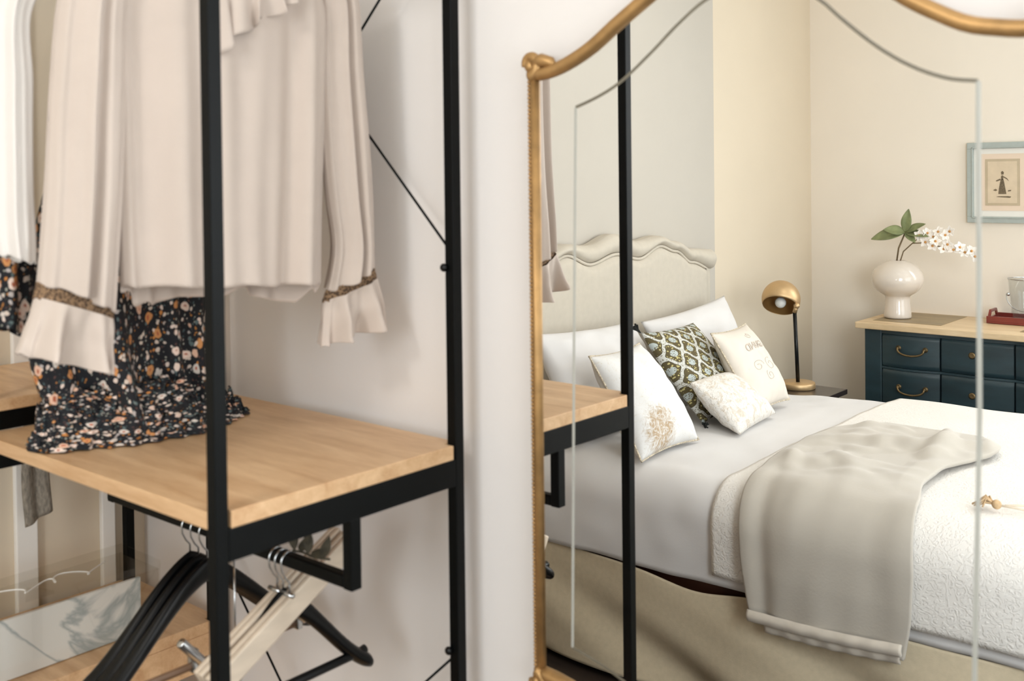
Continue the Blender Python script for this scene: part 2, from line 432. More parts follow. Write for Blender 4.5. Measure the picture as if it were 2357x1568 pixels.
def lerp(a, b, t): return a+(b-a)*t
def interp(rows, v):
    # smooth (Catmull-Rom) interpolation through equally spaced rows of tuples
    n = len(rows)-1; x = v*n; i = min(int(x), n-1); t = x-i
    p0, p1, p2, p3 = rows[max(i-1, 0)], rows[i], rows[i+1], rows[min(i+2, n)]
    return [.5*((2*b)+(c-a)*t+(2*a-5*b+4*c-d)*t*t+(3*b-a-3*c+d)*t**3) for a, b, c, d in zip(p0, p1, p2, p3)]
def nz(x, y, z=0, s=1): return noise.noise(Vector((x*s, y*s, z*s)))

# ------------------------------------------------------------------ room
WY = .035            # face of the wall that carries the mirror
XL, XR, YF, H = -1.15, 3.1, -3.95, 2.75
struct('floor', MB().box((XL-.2, YF-.2, -.1), (XR+.2, WY+.2, 0)), M['floor'])
struct('ceiling', MB().box((XL-.2, YF-.2, H), (XR+.2, WY+.2, H+.1)), M['ceil'])
wb_ = MB()
for lo, hi, zl, zh in ((XL-.2, 1.35, 0, H), (2.55, XR+.2, 0, H), (1.35, 2.55, 0, .7), (1.35, 2.55, 2.3, H)): wb_.box((lo, WY, zl), (hi, WY+.12, zh))
struct('wall_back', wb_, M['wall_pale'])
struct('wall_left', MB().box((XL-.12, YF, 0), (XL, WY, H)), M['wall_shaded'])
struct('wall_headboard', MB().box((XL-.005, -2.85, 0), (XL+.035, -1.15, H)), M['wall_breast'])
WF0, WF1 = .46, 1.66
# right wall with a window opening, front wall (behind the dresser) with another
def wall_open(name, axis, pos, a0, a1, o0, o1, z0, z1):
    b = MB()
    for lo, hi, zl, zh in ((a0, o0, 0, H), (o1, a1, 0, H), (o0, o1, 0, z0), (o0, o1, z1, H)):
        if axis == 'x': b.box((pos, lo, zl), (pos+.12, hi, zh))
        else: b.box((lo, pos-.12, zl), (hi, pos, zh))
    struct(name, b, M['wall'])
def window(name, axis, pos, o0, o1, z0, z1):
    b = MB(); t = .05
    def bx(lo, hi, zl, zh, d0, d1):
        if axis == 'x': b.box((pos+d0, lo, zl), (pos+d1, hi, zh))
        else: b.box((lo, pos-d1, zl), (hi, pos-d0, zh))
    bx(o0, o0+t, z0, z1, .02, .09); bx(o1-t, o1, z0, z1, .02, .09); bx(o0, o1, z0, z0+t, .02, .09); bx(o0, o1, z1-t, z1, .02, .09)
    mid = (o0+o1)/2; bx(mid-.025, mid+.025, z0, z1, .03, .08)
    f = struct(name, b, M['white'])
    g = MB()
    if axis == 'x': g.box((pos+.05, o0, z0), (pos+.054, o1, z1))
    else: g.box((o0, pos-.054, z0), (o1, pos-.05, z1))
    mk('pane', g, M['glass'], f, smooth=False)
    return f
wall_open('wall_right', 'x', XR, YF-.12, WY, -3.0, -.9, .5, 2.4)
window('window_1', 'x', XR, -3.0, -.9, .5, 2.4)
wall_open('wall_front', 'y', YF, XL-.12, XR, WF0, WF1, 1.0, 2.6)
window('window_2', 'y', YF, WF0, WF1, 1.0, 2.6)
q = MB(); t_ = .05
for lo, hi, zl, zh in ((1.35, 1.4, .7, 2.3), (2.5, 2.55, .7, 2.3), (1.4, 2.5, .7, .75), (1.4, 2.5, 2.25, 2.3), (1.925, 1.975, .75, 2.25)): q.box((lo, WY+.02, zl), (hi, WY+.055, zh))
w3 = struct('window_3', q, M['white'])
mk('pane', MB().box((1.39, WY+.070, .74), (2.51, WY+.074, 2.26)), M['glass'], w3, smooth=False)
struct('baseboard_back', MB().box((XL, WY-.014, 0), (XR, WY, .12)), M['white'], bevel=.004)
struct('baseboard_left', MB().box((XL+.035, -2.85, 0), (XL+.049, -1.15, .12)), M['white'], bevel=.004)
struct('baseboard_front', MB().box((XL, YF, 0), (XR, YF+.014, .12)), M['white'], bevel=.004)
struct('trim_1', MB().box((XL, -.29, 0), (XL+.016, -.24, H)), M['white'], bevel=.003)
struct('trim_2', MB().box((XL, -.085, 0), (XL+.016, -.05, H)), M['white'], bevel=.003)

# ------------------------------------------------------------------ clothes rack
W_ = .021; D = .52
rack = empty('clothes_rack', (-.57, -.27, 0), 'open black metal clothes rack with oak boards beside the gold mirror', 'clothes rack')
TOP = 2.02
FR = {'r': (-W_, 0), 'm': (-.772, -.751), 'l': (-1.13, -1.109)}
for k in 'rml':
    x0, x1 = FR[k]
    for y0 in (-D, -.0359):
        b = MB().box((x0, y0, .02), (x1, y0+W_, TOP)); o = mk('post', b, M['black'], rack, smooth=False, bevel=.0015)
        fb = MB().lathe([(.012, 0), (.012, .012), (.008, .021)], ((x0+x1)/2, y0+W_/2, 0), 16)
        mk('foot', fb, M['blackgloss'], o)
def rail(x0, x1, z0, z1, name='end_rail'):
    mk(name, MB().box((x0, -D+W_, z0), (x1, -.0359, z1)), M['black'], rack, smooth=False, bevel=.0015)
rail(*FR['r'], .965, 1.012); rail(*FR['m'], .965, 1.012)
rail(*FR['m'], 1.0375, 1.073); rail(*FR['l'], 1.0375, 1.073)
rail(*FR['m'], .36, .395); rail(*FR['l'], .470, .505)
for k in 'rml': rail(*FR[k], TOP-.047, TOP)
for k in 'rml': rail(*FR[k], .12, .16)
def board(x0, x1, z0, z1, n0, n1):
    # board notched round the posts
    o = [(x0+n0, -D), (x1-n1, -D), (x1-n1, -D+W_+.005), (x1, -D+W_+.005), (x1, -.041), (x1-n1, -.041), (x1-n1, -.015), (x0+n0, -.015), (x0+n0, -.041), (x0, -.041), (x0, -D+W_+.005), (x0+n0, -D+W_+.005)]
    o = [(a, b) for a, b in o]
    mk('shelf_board', MB().prism(o, lambda p: (p[0], p[1], z0), lambda p: (p[0], p[1], z1)), M['oak'], rack, smooth=False, bevel=.0015)
board(-.751, 0, 1.012, 1.037, 0, W_+.001)
board(-1.13, -.751, 1.0735, 1.096, W_+.001, W_+.001)
board(-1.13, -.751, .505, .530, W_+.001, W_+.001)
board(-1.13, 0, .16, .185, W_+.001, W_+.001)
mk('drawer_panel', MB().box((-.80, -.499, .425), (-.7515, -.0365, .5045)), M['oak'], rack, smooth=False, bevel=.002)
# hanging rails with brackets
def hang_rail(z, ztop):
    hr = mk('hanging_rail', MB().box((-.755, -.2755, z-.0105), (-.0215, -.2545, z+.0105)), M['black'], rack, bevel=.004, smooth=False)
    for xa, xb in ((-.751, -.73), (-.0215, -.0005)):
        mk('bracket', MB().box((xa, -.2756, z-.0106), (xb, -.2544, ztop)), M['black'], hr, bevel=.0015, smooth=False)
RZ = .864; RT = 1.94; RY = -.265
hang_rail(RZ, .966); hang_rail(RT, 1.975)
def wire(a, b): mk('brace_wire', MB().tube([a, b], .0024, 8), M['black'], rack)
wy = -.028
wire((-.012, wy, 1.372), (-.755, wy-.001, 1.372+.74)) if False else None
wire((-.012, wy, 1.372), (-.60, wy, 1.965)); wire((-.02, wy, 2.0), (-.755, wy-.004, 1.27))
wire((-.012, wy, .664), (-.52, wy, .19)); wire((-.76, wy, .715), (-.25, wy-.004, .19))
for x, z in ((-.02, 1.346), (-.757, 1.25), (-.02, .672)):
    mk('bolt', MB().ball((x, -.040, z), .0075, 8, (1, .8, 1)), M['blackgloss'], rack)

# ------------------------------------------------------------------ garments
def cloth_tube(rows, X, depth, folds, amp, nu=120, nv=60, seed=0, grow=(1, 1), xshift=0):
    """rows: (yL, zL, yR, zR); closed tube, elliptical section of half depth `depth` round the plane x=X"""
    b = MB()
    def fn(u, v):
        yl, zl, yr, zr = interp(rows, v)
        a = 2*PI*u; c = math.cos(a); s = math.sin(a)
        t = .5-.5*c
        g = lerp(grow[0], grow[1], v)
        f = 0
        for k, (n, ph, w) in enumerate(folds): f += w*math.sin(n*a+ph+.9*nz(v*1.3, seed+k, a*.3))
        d = (depth+amp*g*f)
        yy = lerp(yl, yr, t)
        x = (X(yy) if callable(X) else X)+xshift*v+s*d+.004*nz(u*6, v*3, seed+5)
        return (x, lerp(yl, yr, t)+amp*.35*g*math.sin(3*a+seed)*abs(s), lerp(zl, zr, t)+.002*math.sin(9*a)*v)
    b.grid(fn, nu, nv, closed=True)
    return b

# shared clothes-hanger builders (origin: centre of the rail)
def hook_mb():
    pts = []
    r = .0165
    for i in range(19):
        a = math.radians(-35+ (215)*i/18)
        pts.append((0, r*math.cos(a), r*math.sin(a)-.0035))
    pts += [(0, -r*.93, -.016), (0, -r*.5, -.030), (0, 0, -.040), (0, 0, -.068)]
    return MB().tube(pts, .0018, 8)
def arms_mb(half=.228, drop=.165, w0=.007, w1=.022, th=.015):
    b = MB(); rows = []
    n = 41
    def fn(u, v):
        y = lerp(-half, half, v); t = abs(y)/half
        zc = -.074-drop*(.45*t+.55*(3*t*t-2*t**3))
        e = min(1, (1-t)*14+.15)**.5
        w = lerp(w0, w1, t**1.3)*e; h = lerp(.022, th, t)*e
        a = 2*PI*u
        cx = .010*t*t
        return (cx+w*math.cos(a), y, zc+h*math.sin(a))
    b.grid(fn, 16, n, closed=True)
    b.f.append(tuple(range(15, -1, -1))); b.f.append(tuple((n-1)*16+k for k in range(16)))
    return b
def suit_hanger(x, z, label, group, m, bar=False, yaw=0, half=.228):
    h = empty('suit_hanger', (x, RY, z), label, 'clothes hanger', group)
    def off(b): b.v = [(p[0]+x, p[1]+RY, p[2]+z) for p in b.v]; return b
    mk('shoulder_bar', off(arms_mb(half)), m, h)
    mk('hook', off(hook_mb()), M['chrome'], h)
    if bar:
        mk('trouser_bar', off(MB().tube([(.010, -.172, -.214), (.010, -.16, -.216), (.010, .16, -.216), (.010, .172, -.214)], .008, 10)), m, h)
    h.rotation_euler = (0, 0, yaw)
    return h
HZ = .0105+.0035+.0018-.0145
sh = suit_hanger(-.470, RZ, 'black lacquered suit hanger at the far left of the lower rail', 'black suit hangers on the lower rail', M['blackgloss'])
for x, lab in ((-.442, 'second black suit hanger from the left on the lower rail'), (-.414, 'black suit hanger nearest the front post on the lower rail')):
    c = copy_tree(sh); c.location = (x, RY, RZ); c['label'] = lab
suit_hanger(-.189, RZ, 'black suit hanger with trouser bar behind the pale clamp hangers', 'black suit hangers on the lower rail', M['blackgloss'], True, half=.185)
def clamp_hanger(x, label):
    h = empty('clamp_hanger', (x, RY, RZ), label, 'clothes hanger', 'pale wooden clamp hangers')
    R = Matrix.Rotation(math.radians(29), 4, 'X')
    def slat(dx):
        b = MB().box((dx-.0055, -.165, -.020), (dx+.0055, .165, .020))
        b.v = [tuple(R @ Vector(p)+Vector((x, RY-.005, RZ-.083))) for p in b.v]
        return b
    mk('clamp_slat', slat(-.0065), M['palewood'], h, smooth=False, bevel=.003)
    mk('clamp_slat', slat(.0065), M['palewood'], h, smooth=False, bevel=.003)
    b = hook_mb(); b.v = [(p[0]+x, p[1]+RY, p[2]+RZ) for p in b.v]
    mk('hook', b, M['chrome'], h)
    c = MB().tube([(x-.016, RY-.005, RZ-.058), (x+.016, RY-.005, RZ-.058)], .004, 8); mk('clamp_lever', c, M['chrome'], h)
    return h
clamp_hanger(-.205, 'pale wooden clamp hanger, rear one of the tilted pair')
clamp_hanger(-.172, 'pale wooden clamp hanger, front one of the tilted pair')
# skirt hanger with clips
h = empty('skirt_hanger', (-.33, RY, RZ), 'brown bar skirt hanger with a shiny chrome clip behind the front post', 'clothes hanger')
b = hook_mb(); b.v = [(p[0]-.33, p[1]+RY, p[2]+RZ) for p in b.v]; b.tube([(-.33, RY, RZ-.066), (-.33, RY, RZ-.19)], .0018, 8); mk('hook', b, M['chrome'], h)
mk('bar', MB().tube([(-.33, -.46, RZ-.196), (-.33, -.10, RZ-.196)], .0065, 10), M['brownwood'], h)
for yy in (-.352, -.13):
    b = MB().box((-.338, yy-.006, RZ-.205), (-.318, yy+.006, RZ-.165)); b.tube([(-.318, yy-.030, RZ-.142), (-.318, yy+.012, RZ-.190)], .0085, 10)
    mk('clip', b, M['chrome'], h, bevel=.002)

# cream blouse
bl = empty('blouse', (-.23, RY, 1.22), 'cream long-sleeved blouse with ruffled cuffs and brown embroidered trim', 'blouse')
def BX(y): return -.2+.204*(y+.1)       # the hanger is turned a little: the front sleeve swings away
body_rows = [(-.47, 1.85, -.17, 1.85), (-.507, 1.78, -.142, 1.80), (-.504, 1.64, -.146, 1.65), (-.501, 1.49, -.152, 1.48), (-.498, 1.337, -.158, 1.316)]
bb = cloth_tube(body_rows, BX, .043, [(5, 1.2, .6), (8, .4, .6), (13, 2.0, .4), (19, 1, .25)], .017, nu=180, nv=60, seed=3, grow=(.5, 1.2))
# longer back hem
vv = []
for (x, y, z) in bb.v:
    t = max(0, min(1, (1.60-z)/.27)); back = max(0, min(1, (BX(y)-x)/.03))
    e = abs((y+.32)/.19)
    vv.append((x, y, z-t*t*back*(.020+.032*e*e)))
bb.v = vv
mk('bodice', bb, M['cream'], bl, solid=.0012)
ysh = MB().grid(lambda u, v: (BX(lerp(-.47, -.17, v))+.043*math.cos(PI*u), lerp(-.47, -.17, v), 1.85+.052*math.sin(PI*u)*(1-abs(2*v-1)**2)*.9+.02*math.sin(PI*u)), 16, 24)
mk('yoke', ysh, M['cream'], bl, solid=.0012)
def sleeve(rows, cuff, ruf, X, seed, depth):
    s = mk('sleeve', cloth_tube(rows, X, depth, [(6, .8, .6), (9, 2.1, .5), (14, .3, .3)], .013, nu=140, nv=60, seed=seed, grow=(.5, 1.0)), M['cream'], bl, solid=.0012)
    mk('cuff_trim', cloth_tube(cuff, X, depth*.72, [(9, 0, .3)], .002, nu=100, nv=8, seed=seed), M['trim'], s, solid=.002)
    mk('cuff_ruffle', cloth_tube(ruf, X, depth*.9, [(7, .5, .8), (12, 1.9, .5), (5, 3, .4)], .016, nu=180, nv=30, seed=seed+9, grow=(.15, 1.3)), M['cream'], s, solid=.0012)
sleeve([(-.560, 1.85, -.455, 1.86), (-.582, 1.78, -.485, 1.79), (-.595, 1.648, -.490, 1.652), (-.603, 1.515, -.496, 1.515), (-.612, 1.411, -.504, 1.406), (-.618, 1.350, -.511, 1.298)],
       [(-.619, 1.353, -.510, 1.301), (-.624, 1.329, -.514, 1.284)],
       [(-.622, 1.331, -.513, 1.287), (-.633, 1.295, -.513, 1.260), (-.642, 1.267, -.514, 1.226), (-.648, 1.248, -.514, 1.201)], BX, 11, .040)
sleeve([(-.19, 1.86, -.085, 1.85), (-.155, 1.82, -.078, 1.82), (-.155, 1.70, -.071, 1.70), (-.150, 1.58, -.061, 1.58), (-.142, 1.474, -.056, 1.472), (-.131, 1.38, -.054, 1.384), (-.145, 1.302, -.052, 1.342)],
       [(-.145, 1.305, -.052, 1.344), (-.152, 1.284, -.047, 1.320)],
       [(-.150, 1.288, -.047, 1.322), (-.153, 1.261, -.040, 1.295), (-.155, 1.230, -.033, 1.266), (-.157, 1.204, -.028, 1.236)], BX, 23, .027)
def yoke_r(u, v):
    y = lerp(-.37, -.235, u)+.012*v*math.sin(u*19)
    return (BX(y)+.050+.012*math.sin(u*26)*v+.004, y, lerp(1.835, lerp(1.705, 1.80, u**.8), v))
mk('yoke_ruffle', MB().grid(yoke_r, 60, 14), M['cream'], bl, solid=.0015)

# white blouse further left
wb = empty('white_blouse', (-.36, RY, 1.38), 'ivory blouse sleeve hanging at the far left edge of the rack', 'blouse')
mk('bodice', cloth_tube([(-.46, 1.86, -.08, 1.86), (-.46, 1.70, -.10, 1.70), (-.46, 1.55, -.10, 1.55), (-.455, 1.42, -.10, 1.42)], -.36, .032, [(8, 1, .5), (13, 2, .4)], .01, seed=31), M['ivory'], wb, solid=.0012)
mk('sleeve', cloth_tube([(-.60, 1.86, -.46, 1.88), (-.650, 1.78, -.590, 1.785), (-.658, 1.65, -.598, 1.65), (-.660, 1.50, -.600, 1.50), (-.660, 1.435, -.597, 1.42), (-.656, 1.395, -.598, 1.377)], -.365, .035, [(6, .5, .5), (10, 2.3, .4)], .008, seed=37), M['ivory'], wb, solid=.0012)

# floral dress: skirt falling onto the board and puddling there
fd = empty('floral_dress', (-.5, -.33, 1.038), 'dark floral printed dress trailing onto the oak board', 'dress')
DX = -.535
dr = [(-.43, 1.86, -.12, 1.86), (-.45, 1.70, -.14, 1.70), (-.48, 1.55, -.16, 1.55), (-.515, 1.42, -.17, 1.40), (-.535, 1.30, -.175, 1.28), (-.525, 1.19, -.175, 1.17), (-.50, 1.11, -.17, 1.10), (-.47, 1.055, -.17, 1.055)]
mk('skirt', cloth_tube(dr, DX, .046, [(6, .3, .7), (10, 1.4, .6), (15, 2.2, .35)], .030, nu=220, nv=90, seed=41, grow=(.4, 1.1)), M['floral'], fd, solid=.0012)
def puddle(u, v):
    a = 2*PI*u; ca, sa = math.cos(a), math.sin(a)
    n1 = nz(ca*2.2, sa*2.2, 3.1)
    # an outline that follows the hem: fuller towards the front left
    rx = lerp(.050, .098+.02*n1, v); ry = lerp(.165, .208+.015*nz(ca*3, sa*3, 9), v)
    x = DX+(rx+.016*math.sin(v*30+4*math.sin(2*a))*(1-v))*ca+.012*v; y = -.318+ry*sa
    x += -.035*max(0, -sa)*v
    dome = math.sin(PI*min(1, .32+.68*v))
    k_ = 1-.55*max(0, min(1, (sa-.1)/.5))
    z = 1.0405+k_*.085*dome*(1+.35*n1)*(1-v**3*.95)
    z += k_*(.017*math.sin(v*22+5*n1+2*math.sin(3*a))+.012*math.sin(17*a+9*v+3*n1)+.006*math.sin(41*a-9*v))*min(1, 4*(1-v))*.9
    return (x+.006*math.sin(31*a)*v, max(y, -.526), max(z, 1.0405))
mk('hem_frill', MB().grid(puddle, 260, 50, closed=True), M['floral_gathered'], fd, solid=.0015, solid_off=1)
mk('shoulder_frill', cloth_tube([(-.60, 1.90, -.50, 1.88), (-.64, 1.80, -.560, 1.78), (-.645, 1.62, -.556, 1.55), (-.65, 1.42, -.545, 1.38), (-.65, 1.29, -.545, 1.24)], -.47, .024, [(5, .3, .5), (9, 1, .5)], .012, seed=47), M['floral'], fd, solid=.0012)

# dried sprig tucked over the lower rail
sp = empty('dried_sprig', (-.13, -.262, .876), 'small dried dark leaves lying on the lower black rail', 'sprig')
mk('twig', MB().tube([(-.165, -.262, .879), (-.14, -.262, .882), (-.11, -.262, .880), (-.07, -.262, .886)], .0022, 6), M['sprig'], sp)
def leaf_mb(base, d, n, ln, w, curl=.1):
    base = Vector(base); d = Vector(d).normalized(); n = Vector(n); n = (n-d*n.dot(d)).normalized(); s = d.cross(n)
    def fn(u, v):
        ww = w*math.sin(PI*min(1, v*.98+.01))**.8*(1-.35*v)
        return base+d*ln*v+s*ww*(u-.5)*2+n*(curl*ln*math.sin(PI*v)*.6+.25*ww*abs(u-.5)*2)
    return MB().grid(lambda u, v: tuple(fn(u, v)), 7, 14)
for bx_, d_ in (((-.160, -.262, .881), (-.35, .1, 1)), ((-.145, -.262, .883), (.55, -.1, .7)), ((-.125, -.262, .882), (-.1, .1, .9)), ((-.115, -.262, .882), (.7, 0, .4)), ((-.09, -.262, .883), (.3, .1, .8))):
    mk('leaf', leaf_mb(bx_, d_, (1, -.7, .1), .042, .010), M['sprig'], sp, solid=.0006)

# left end of the rack: acrylic box, grey knit
ab = empty('display_box', (-.895, -.31, .53), 'clear acrylic lidded box with white marbled side on the lower left shelf', 'box')
x0, x1, y0, y1, z0, z1 = -.978, -.812, -.50, -.124, .5305, .675
wall_b = MB()
for lo, hi in (((x0, y0, z0), (x1, y0+.004, z1-.02)), ((x0, y1-.004, z0), (x1, y1, z1-.02)), ((x0, y0+.0041, z0), (x0+.004, y1-.0041, z1-.02)), ((x1-.004, y0+.0041, z0), (x1, y1-.0041, z1-.02))): wall_b.box(lo, hi)
mk('case', wall_b, M['acrylic'], ab, smooth=False)
mk('marble_panel', MB().box((x1-.012, y0+.006, z0+.001), (x1-.0045, y1-.045, z1-.025)), M['marble'], ab, smooth=False)
lid = mk('lid', MB().box((x0-.001, y0-.001, z1-.019), (x1+.001, y1+.001, z1)), M['acrylic'], ab, smooth=False, bevel=.001)
def script(pts): return MB().tube([(p[0], p[1], z1+.0012) for p in pts], .0013, 6)
xs = -.86
pts = []
for i in range(150):
    t = i/149; yy = lerp(-.47, -.22, t); am = .010+.016*abs(math.sin(t*5.3+.4)); pts.append((xs-.02+am*math.sin(t*24+math.sin(t*11)), yy+.016*math.cos(t*24+.6)))
mk('lettering', script(pts), M['whiteink'], lid)
kn = empty('knit_scarf', (-1.06, -.28, .74), 'grey ribbed knit scarf hanging behind the acrylic box', 'scarf')
mk('scarf_drape', MB().grid(lambda u, v: (-1.06+.006*math.sin(u*9), lerp(-.305, -.247, u)+.004*math.sin(v*7), lerp(1.073, lerp(.742, .765, u), v)), 16, 30), M['knit'], kn, solid=.006)

# ------------------------------------------------------------------ mirror
mr = empty('wall_mirror', (.53, .01, .68), 'tall arched mirror in a slim antique gold frame', 'mirror')
CX = .5585; HW = .4015; ZC = 1.672; ZB = .672
KL = [(0, 0), (.06, .001), (.1575, .011), (.2875, .034), (.415, .067), (.555, .101), (.70, .134), (.85, .160), (1, .170)]
KR = [(0, 0), (.1275, 0), (.195, .004), (.285, .012), (.375, .030), (.47, .053), (.60, .093), (.78, .146), (1, .170)]
def crest(t, keys=KL):      # t: 0 at the corner, 1 in the middle of the top
    t = max(0, t)
    if t >= 1: return keys[-1][1]
    k = max(i for i in range(len(keys)-1) if keys[i][0] <= t)
    (a, za), (b, zb) = keys[k], keys[k+1]
    def slope(i):
        if i == 0: return .9*keys[1][1]/keys[1][0]
        if i == len(keys)-1: return 0
        return (keys[i+1][1]-keys[i-1][1])/(keys[i+1][0]-keys[i-1][0])
    h = b-a; s = (t-a)/h; m0, m1 = slope(k)*h, slope(k+1)*h
    return (2*s**3-3*s*s+1)*za+(s**3-2*s*s+s)*m0+(-2*s**3+3*s*s)*zb+(s**3-s*s)*m1
def edge_z(x, top, hw, zc, k=1.0):
    t = 1-min(1, abs(x-CX)/hw); kk = KL if x < CX else KR
    return zc+crest(t, kk)*k if top else zc-crest(t, kk)*k
nx = 61
top = [(CX-HW+2*HW*i/(nx-1), edge_z(CX-HW+2*HW*i/(nx-1), True, HW, ZC)) for i in range(nx)]
bot = [(x, edge_z(x, False, HW, ZB, .55)) for x, _ in top]
outl = bot+top[::-1]
mk('glass', MB().prism(outl, lambda p: (p[0], .006, p[1]), lambda p: (p[0], 0.0, p[1])), M['mirror'], mr, smooth=False)
mk('backing', MB().prism(outl, lambda p: (p[0], .0345, p[1]), lambda p: (p[0], .0065, p[1])), M['brownwood'], mr, smooth=False)
fr = MB().tube([(x, -.002, z) for x, z in top], .0108, 14)
fr.tube([(x, -.002, z) for x, z in bot], .0108, 14)
for s in (-1, 1):
    fr.tube([(CX+s*HW, -.002, ZB), (CX+s*HW, -.002, ZC)], .0072, 14)
frame = mk('frame', fr, M['gold'], mr)
for s in (-1, 1):
    be = MB(); be.box((CX+s*(HW+.0095)-.003, -.001, ZB), (CX+s*(HW+.0095)+.003, .030, ZC))
    for i in range(150): be.ball((CX+s*(HW+.0095), -.003, ZB+.005+i*(ZC-ZB-.01)/149), .0036, 5)
    mk('beaded_edge', be, M['gold'], frame)
    for zc, up in ((ZC, 1), (ZB, -1)):
        q = MB()
        pts = []
        for i in range(26):
            a = -PI/2+ i/25*PI*1.55; r = .0185*(1-.42*i/25)
            pts.append((CX+s*(HW+.008)-s*.002+s*(-r*math.cos(a+PI))*-1*.9-0*s, -.004, zc+up*(.016+r*math.sin(a))))
        q.tube(pts, [.011-.004*i/25 for i in range(26)], 12)
        q.ball((CX+s*(HW+.004), -.004, zc+up*.014), .012, 8)
        q.tube([(CX+s*(HW+.002), -.003, zc+up*.016), (CX+s*(HW-.018), -.003, zc+up*.022), (CX+s*(HW-.036), -.002, zc+up*.018), (CX+s*(HW-.046), -.002, zc+up*.010)], [.011, .012, .009, .003], 10)
        mk('corner_scroll', q, M['gold'], frame)
# engraved line set in from the frame
gx0, gx1, gz = .241, .857, 1.6135
GL = [(0, 0), (.16, .0165), (.29, .036), (.47, .076), (.62, .113), (.776, .144), (1, .165)]
GR = [(0, 0), (.12, .006), (.26, .024), (.40, .052), (.555, .093), (.653, .122), (.80, .150), (1, .165)]
gtop = []
for i in range(nx):
    x = lerp(gx0, gx1, i/(nx-1)); t = 1-abs(x-(gx0+gx1)/2)/((gx1-gx0)/2)
    gtop.append((x, gz+crest(t, GL if x < (gx0+gx1)/2 else GR)))
gb = [(lerp(.223, .853, i/(nx-1)), .733-crest(1-abs(2*i/(nx-1)-1), GL)*.6) for i in range(nx)]
def groove(pts, r=.0026):
    b = MB()
    def ring(p, q, pr):
        d = Vector((q[0]-pr[0], 0, q[1]-pr[1])).normalized(); n = Vector((-d.z, 0, d.x))
        return [Vector((p[0], 0, p[1]))+n*r*math.cos(a)+Vector((0, -1, 0))*(r*.07*math.sin(a)) for a in [PI*k/6 for k in range(7)]]
    vs = []; fs = []
    for i, p in enumerate(pts): vs += ring(p, pts[min(i+1, len(pts)-1)], pts[max(i-1, 0)])
    for i in range(len(pts)-1):
        for k in range(6): fs.append((i*7+k, i*7+k+1, (i+1)*7+k+1, (i+1)*7+k))
    return b.add(vs, fs)
mk('engraved_line', groove(gtop), M['groove'], mr)
mk('engraved_line', groove(gb), M['groove'], mr)
mk('engraved_line', groove([(.223, .733), (.232, 1.2), gtop[0]], .0026), M['groove_pale'], mr)
mk('engraved_line', groove([(.846, .72), (.857, 1.2), gtop[-1]], .0032), M['groove_pale'], mr)

# ------------------------------------------------------------------ bed (long side towards the mirror)
bed = empty('bed', (-.05, -1.97, 0), 'upholstered bed with scalloped linen headboard and greige valance', 'bed')
YN, YR_ = -1.235, -2.72           # near and far sides
HX = -1.03
hb_keys = [(-1.22, 1.180), (-1.40, 1.193), (-1.52, 1.232), (-1.65, 1.260), (-1.80, 1.246), (-1.965, 1.282)]
hb_keys = hb_keys + [(-3.93-y, z) for y, z in hb_keys[::-1][1:]]
def hb_top(y):
    for (a, za), (b_, zb) in zip(hb_keys, hb_keys[1:]):
        if a >= y >= b_:
            t = (a-y)/(a-b_); return lerp(za, zb, t*t*(3-2*t))
    return hb_keys[-1][1]
sm_keys = [(-1.22, 1.09), (-1.40, 1.135), (-1.53, 1.19), (-1.65, 1.218), (-1.80, 1.176), (-1.965, 1.204)]
sm_keys = sm_keys + [(-3.93-y, z) for y, z in sm_keys[::-1][1:]]
def hb_seam(y):
    for (a, za), (b_, zb) in zip(sm_keys, sm_keys[1:]):
        if a >= y >= b_:
            t = (a-y)/(a-b_); return lerp(za, zb, t*t*(3-2*t))
    return sm_keys[-1][1]
ys = [-1.22-(1.49)*i/80 for i in range(81)]
hbo = [(y, .1) for y in (ys[0],)] + [(y, hb_top(y)) for y in ys] + [(ys[-1], .1)]
hb = mk('headboard', MB().prism(hbo, lambda p: (-1.108, p[0], p[1]), lambda p: (HX-.025, p[0], p[1])), M['headboard'], bed, smooth=False, bevel=.012)
def panel(u, v):
    y = lerp(-1.275, -2.655, u); zt = hb_seam(y)-.002; z = lerp(.5, zt, v)
    e = min(u, 1-u)*1.38; ez = zt-z
    k = min(1, min(e, ez)/.03); k = math.sqrt(max(0, 1-(1-k)**2))
    return (HX-.025+.028*k, y, z)
mk('padded_panel', MB().grid(panel, 70, 40), M['headboard'], hb)
seam = [(HX-.018, -1.275, .5)]+[(HX-.016, lerp(-1.275, -2.655, i/80), hb_seam(lerp(-1.275, -2.655, i/80))) for i in range(81)]+[(HX-.018, -2.655, .5)]
mk('piping', MB().tube(seam, .006, 8), M['headboard'], hb)
def rollp(u, v):
    y = lerp(-1.222, -2.708, u); a, b_ = hb_seam(y)+.004, hb_top(y)
    h_ = .030*math.sin(PI*v)**.6*(1+.10*math.sin(y*30)+.08*nz(y*9, v*3, 1))
    return (HX-.026+h_, y, lerp(a, b_, v))
mk('padded_roll', MB().grid(rollp, 140, 14), M['headboard'], bed)
mk('bed_frame', MB().box((-1.02, -2.69, .14), (.98, -1.265, .34)), M['walnut'], bed, smooth=False)
for x in (-.98, .92):
    for y in (-2.66, -1.32):
        mk('leg', MB().box((x, y, 0), (x+.05, y+.05, .139)), M['walnut'], bed, smooth=False)
mk('mattress', MB().box((-1.0, -2.66, .341), (.96, -1.30, .575)), M['white_linen'], bed, bevel=.05)
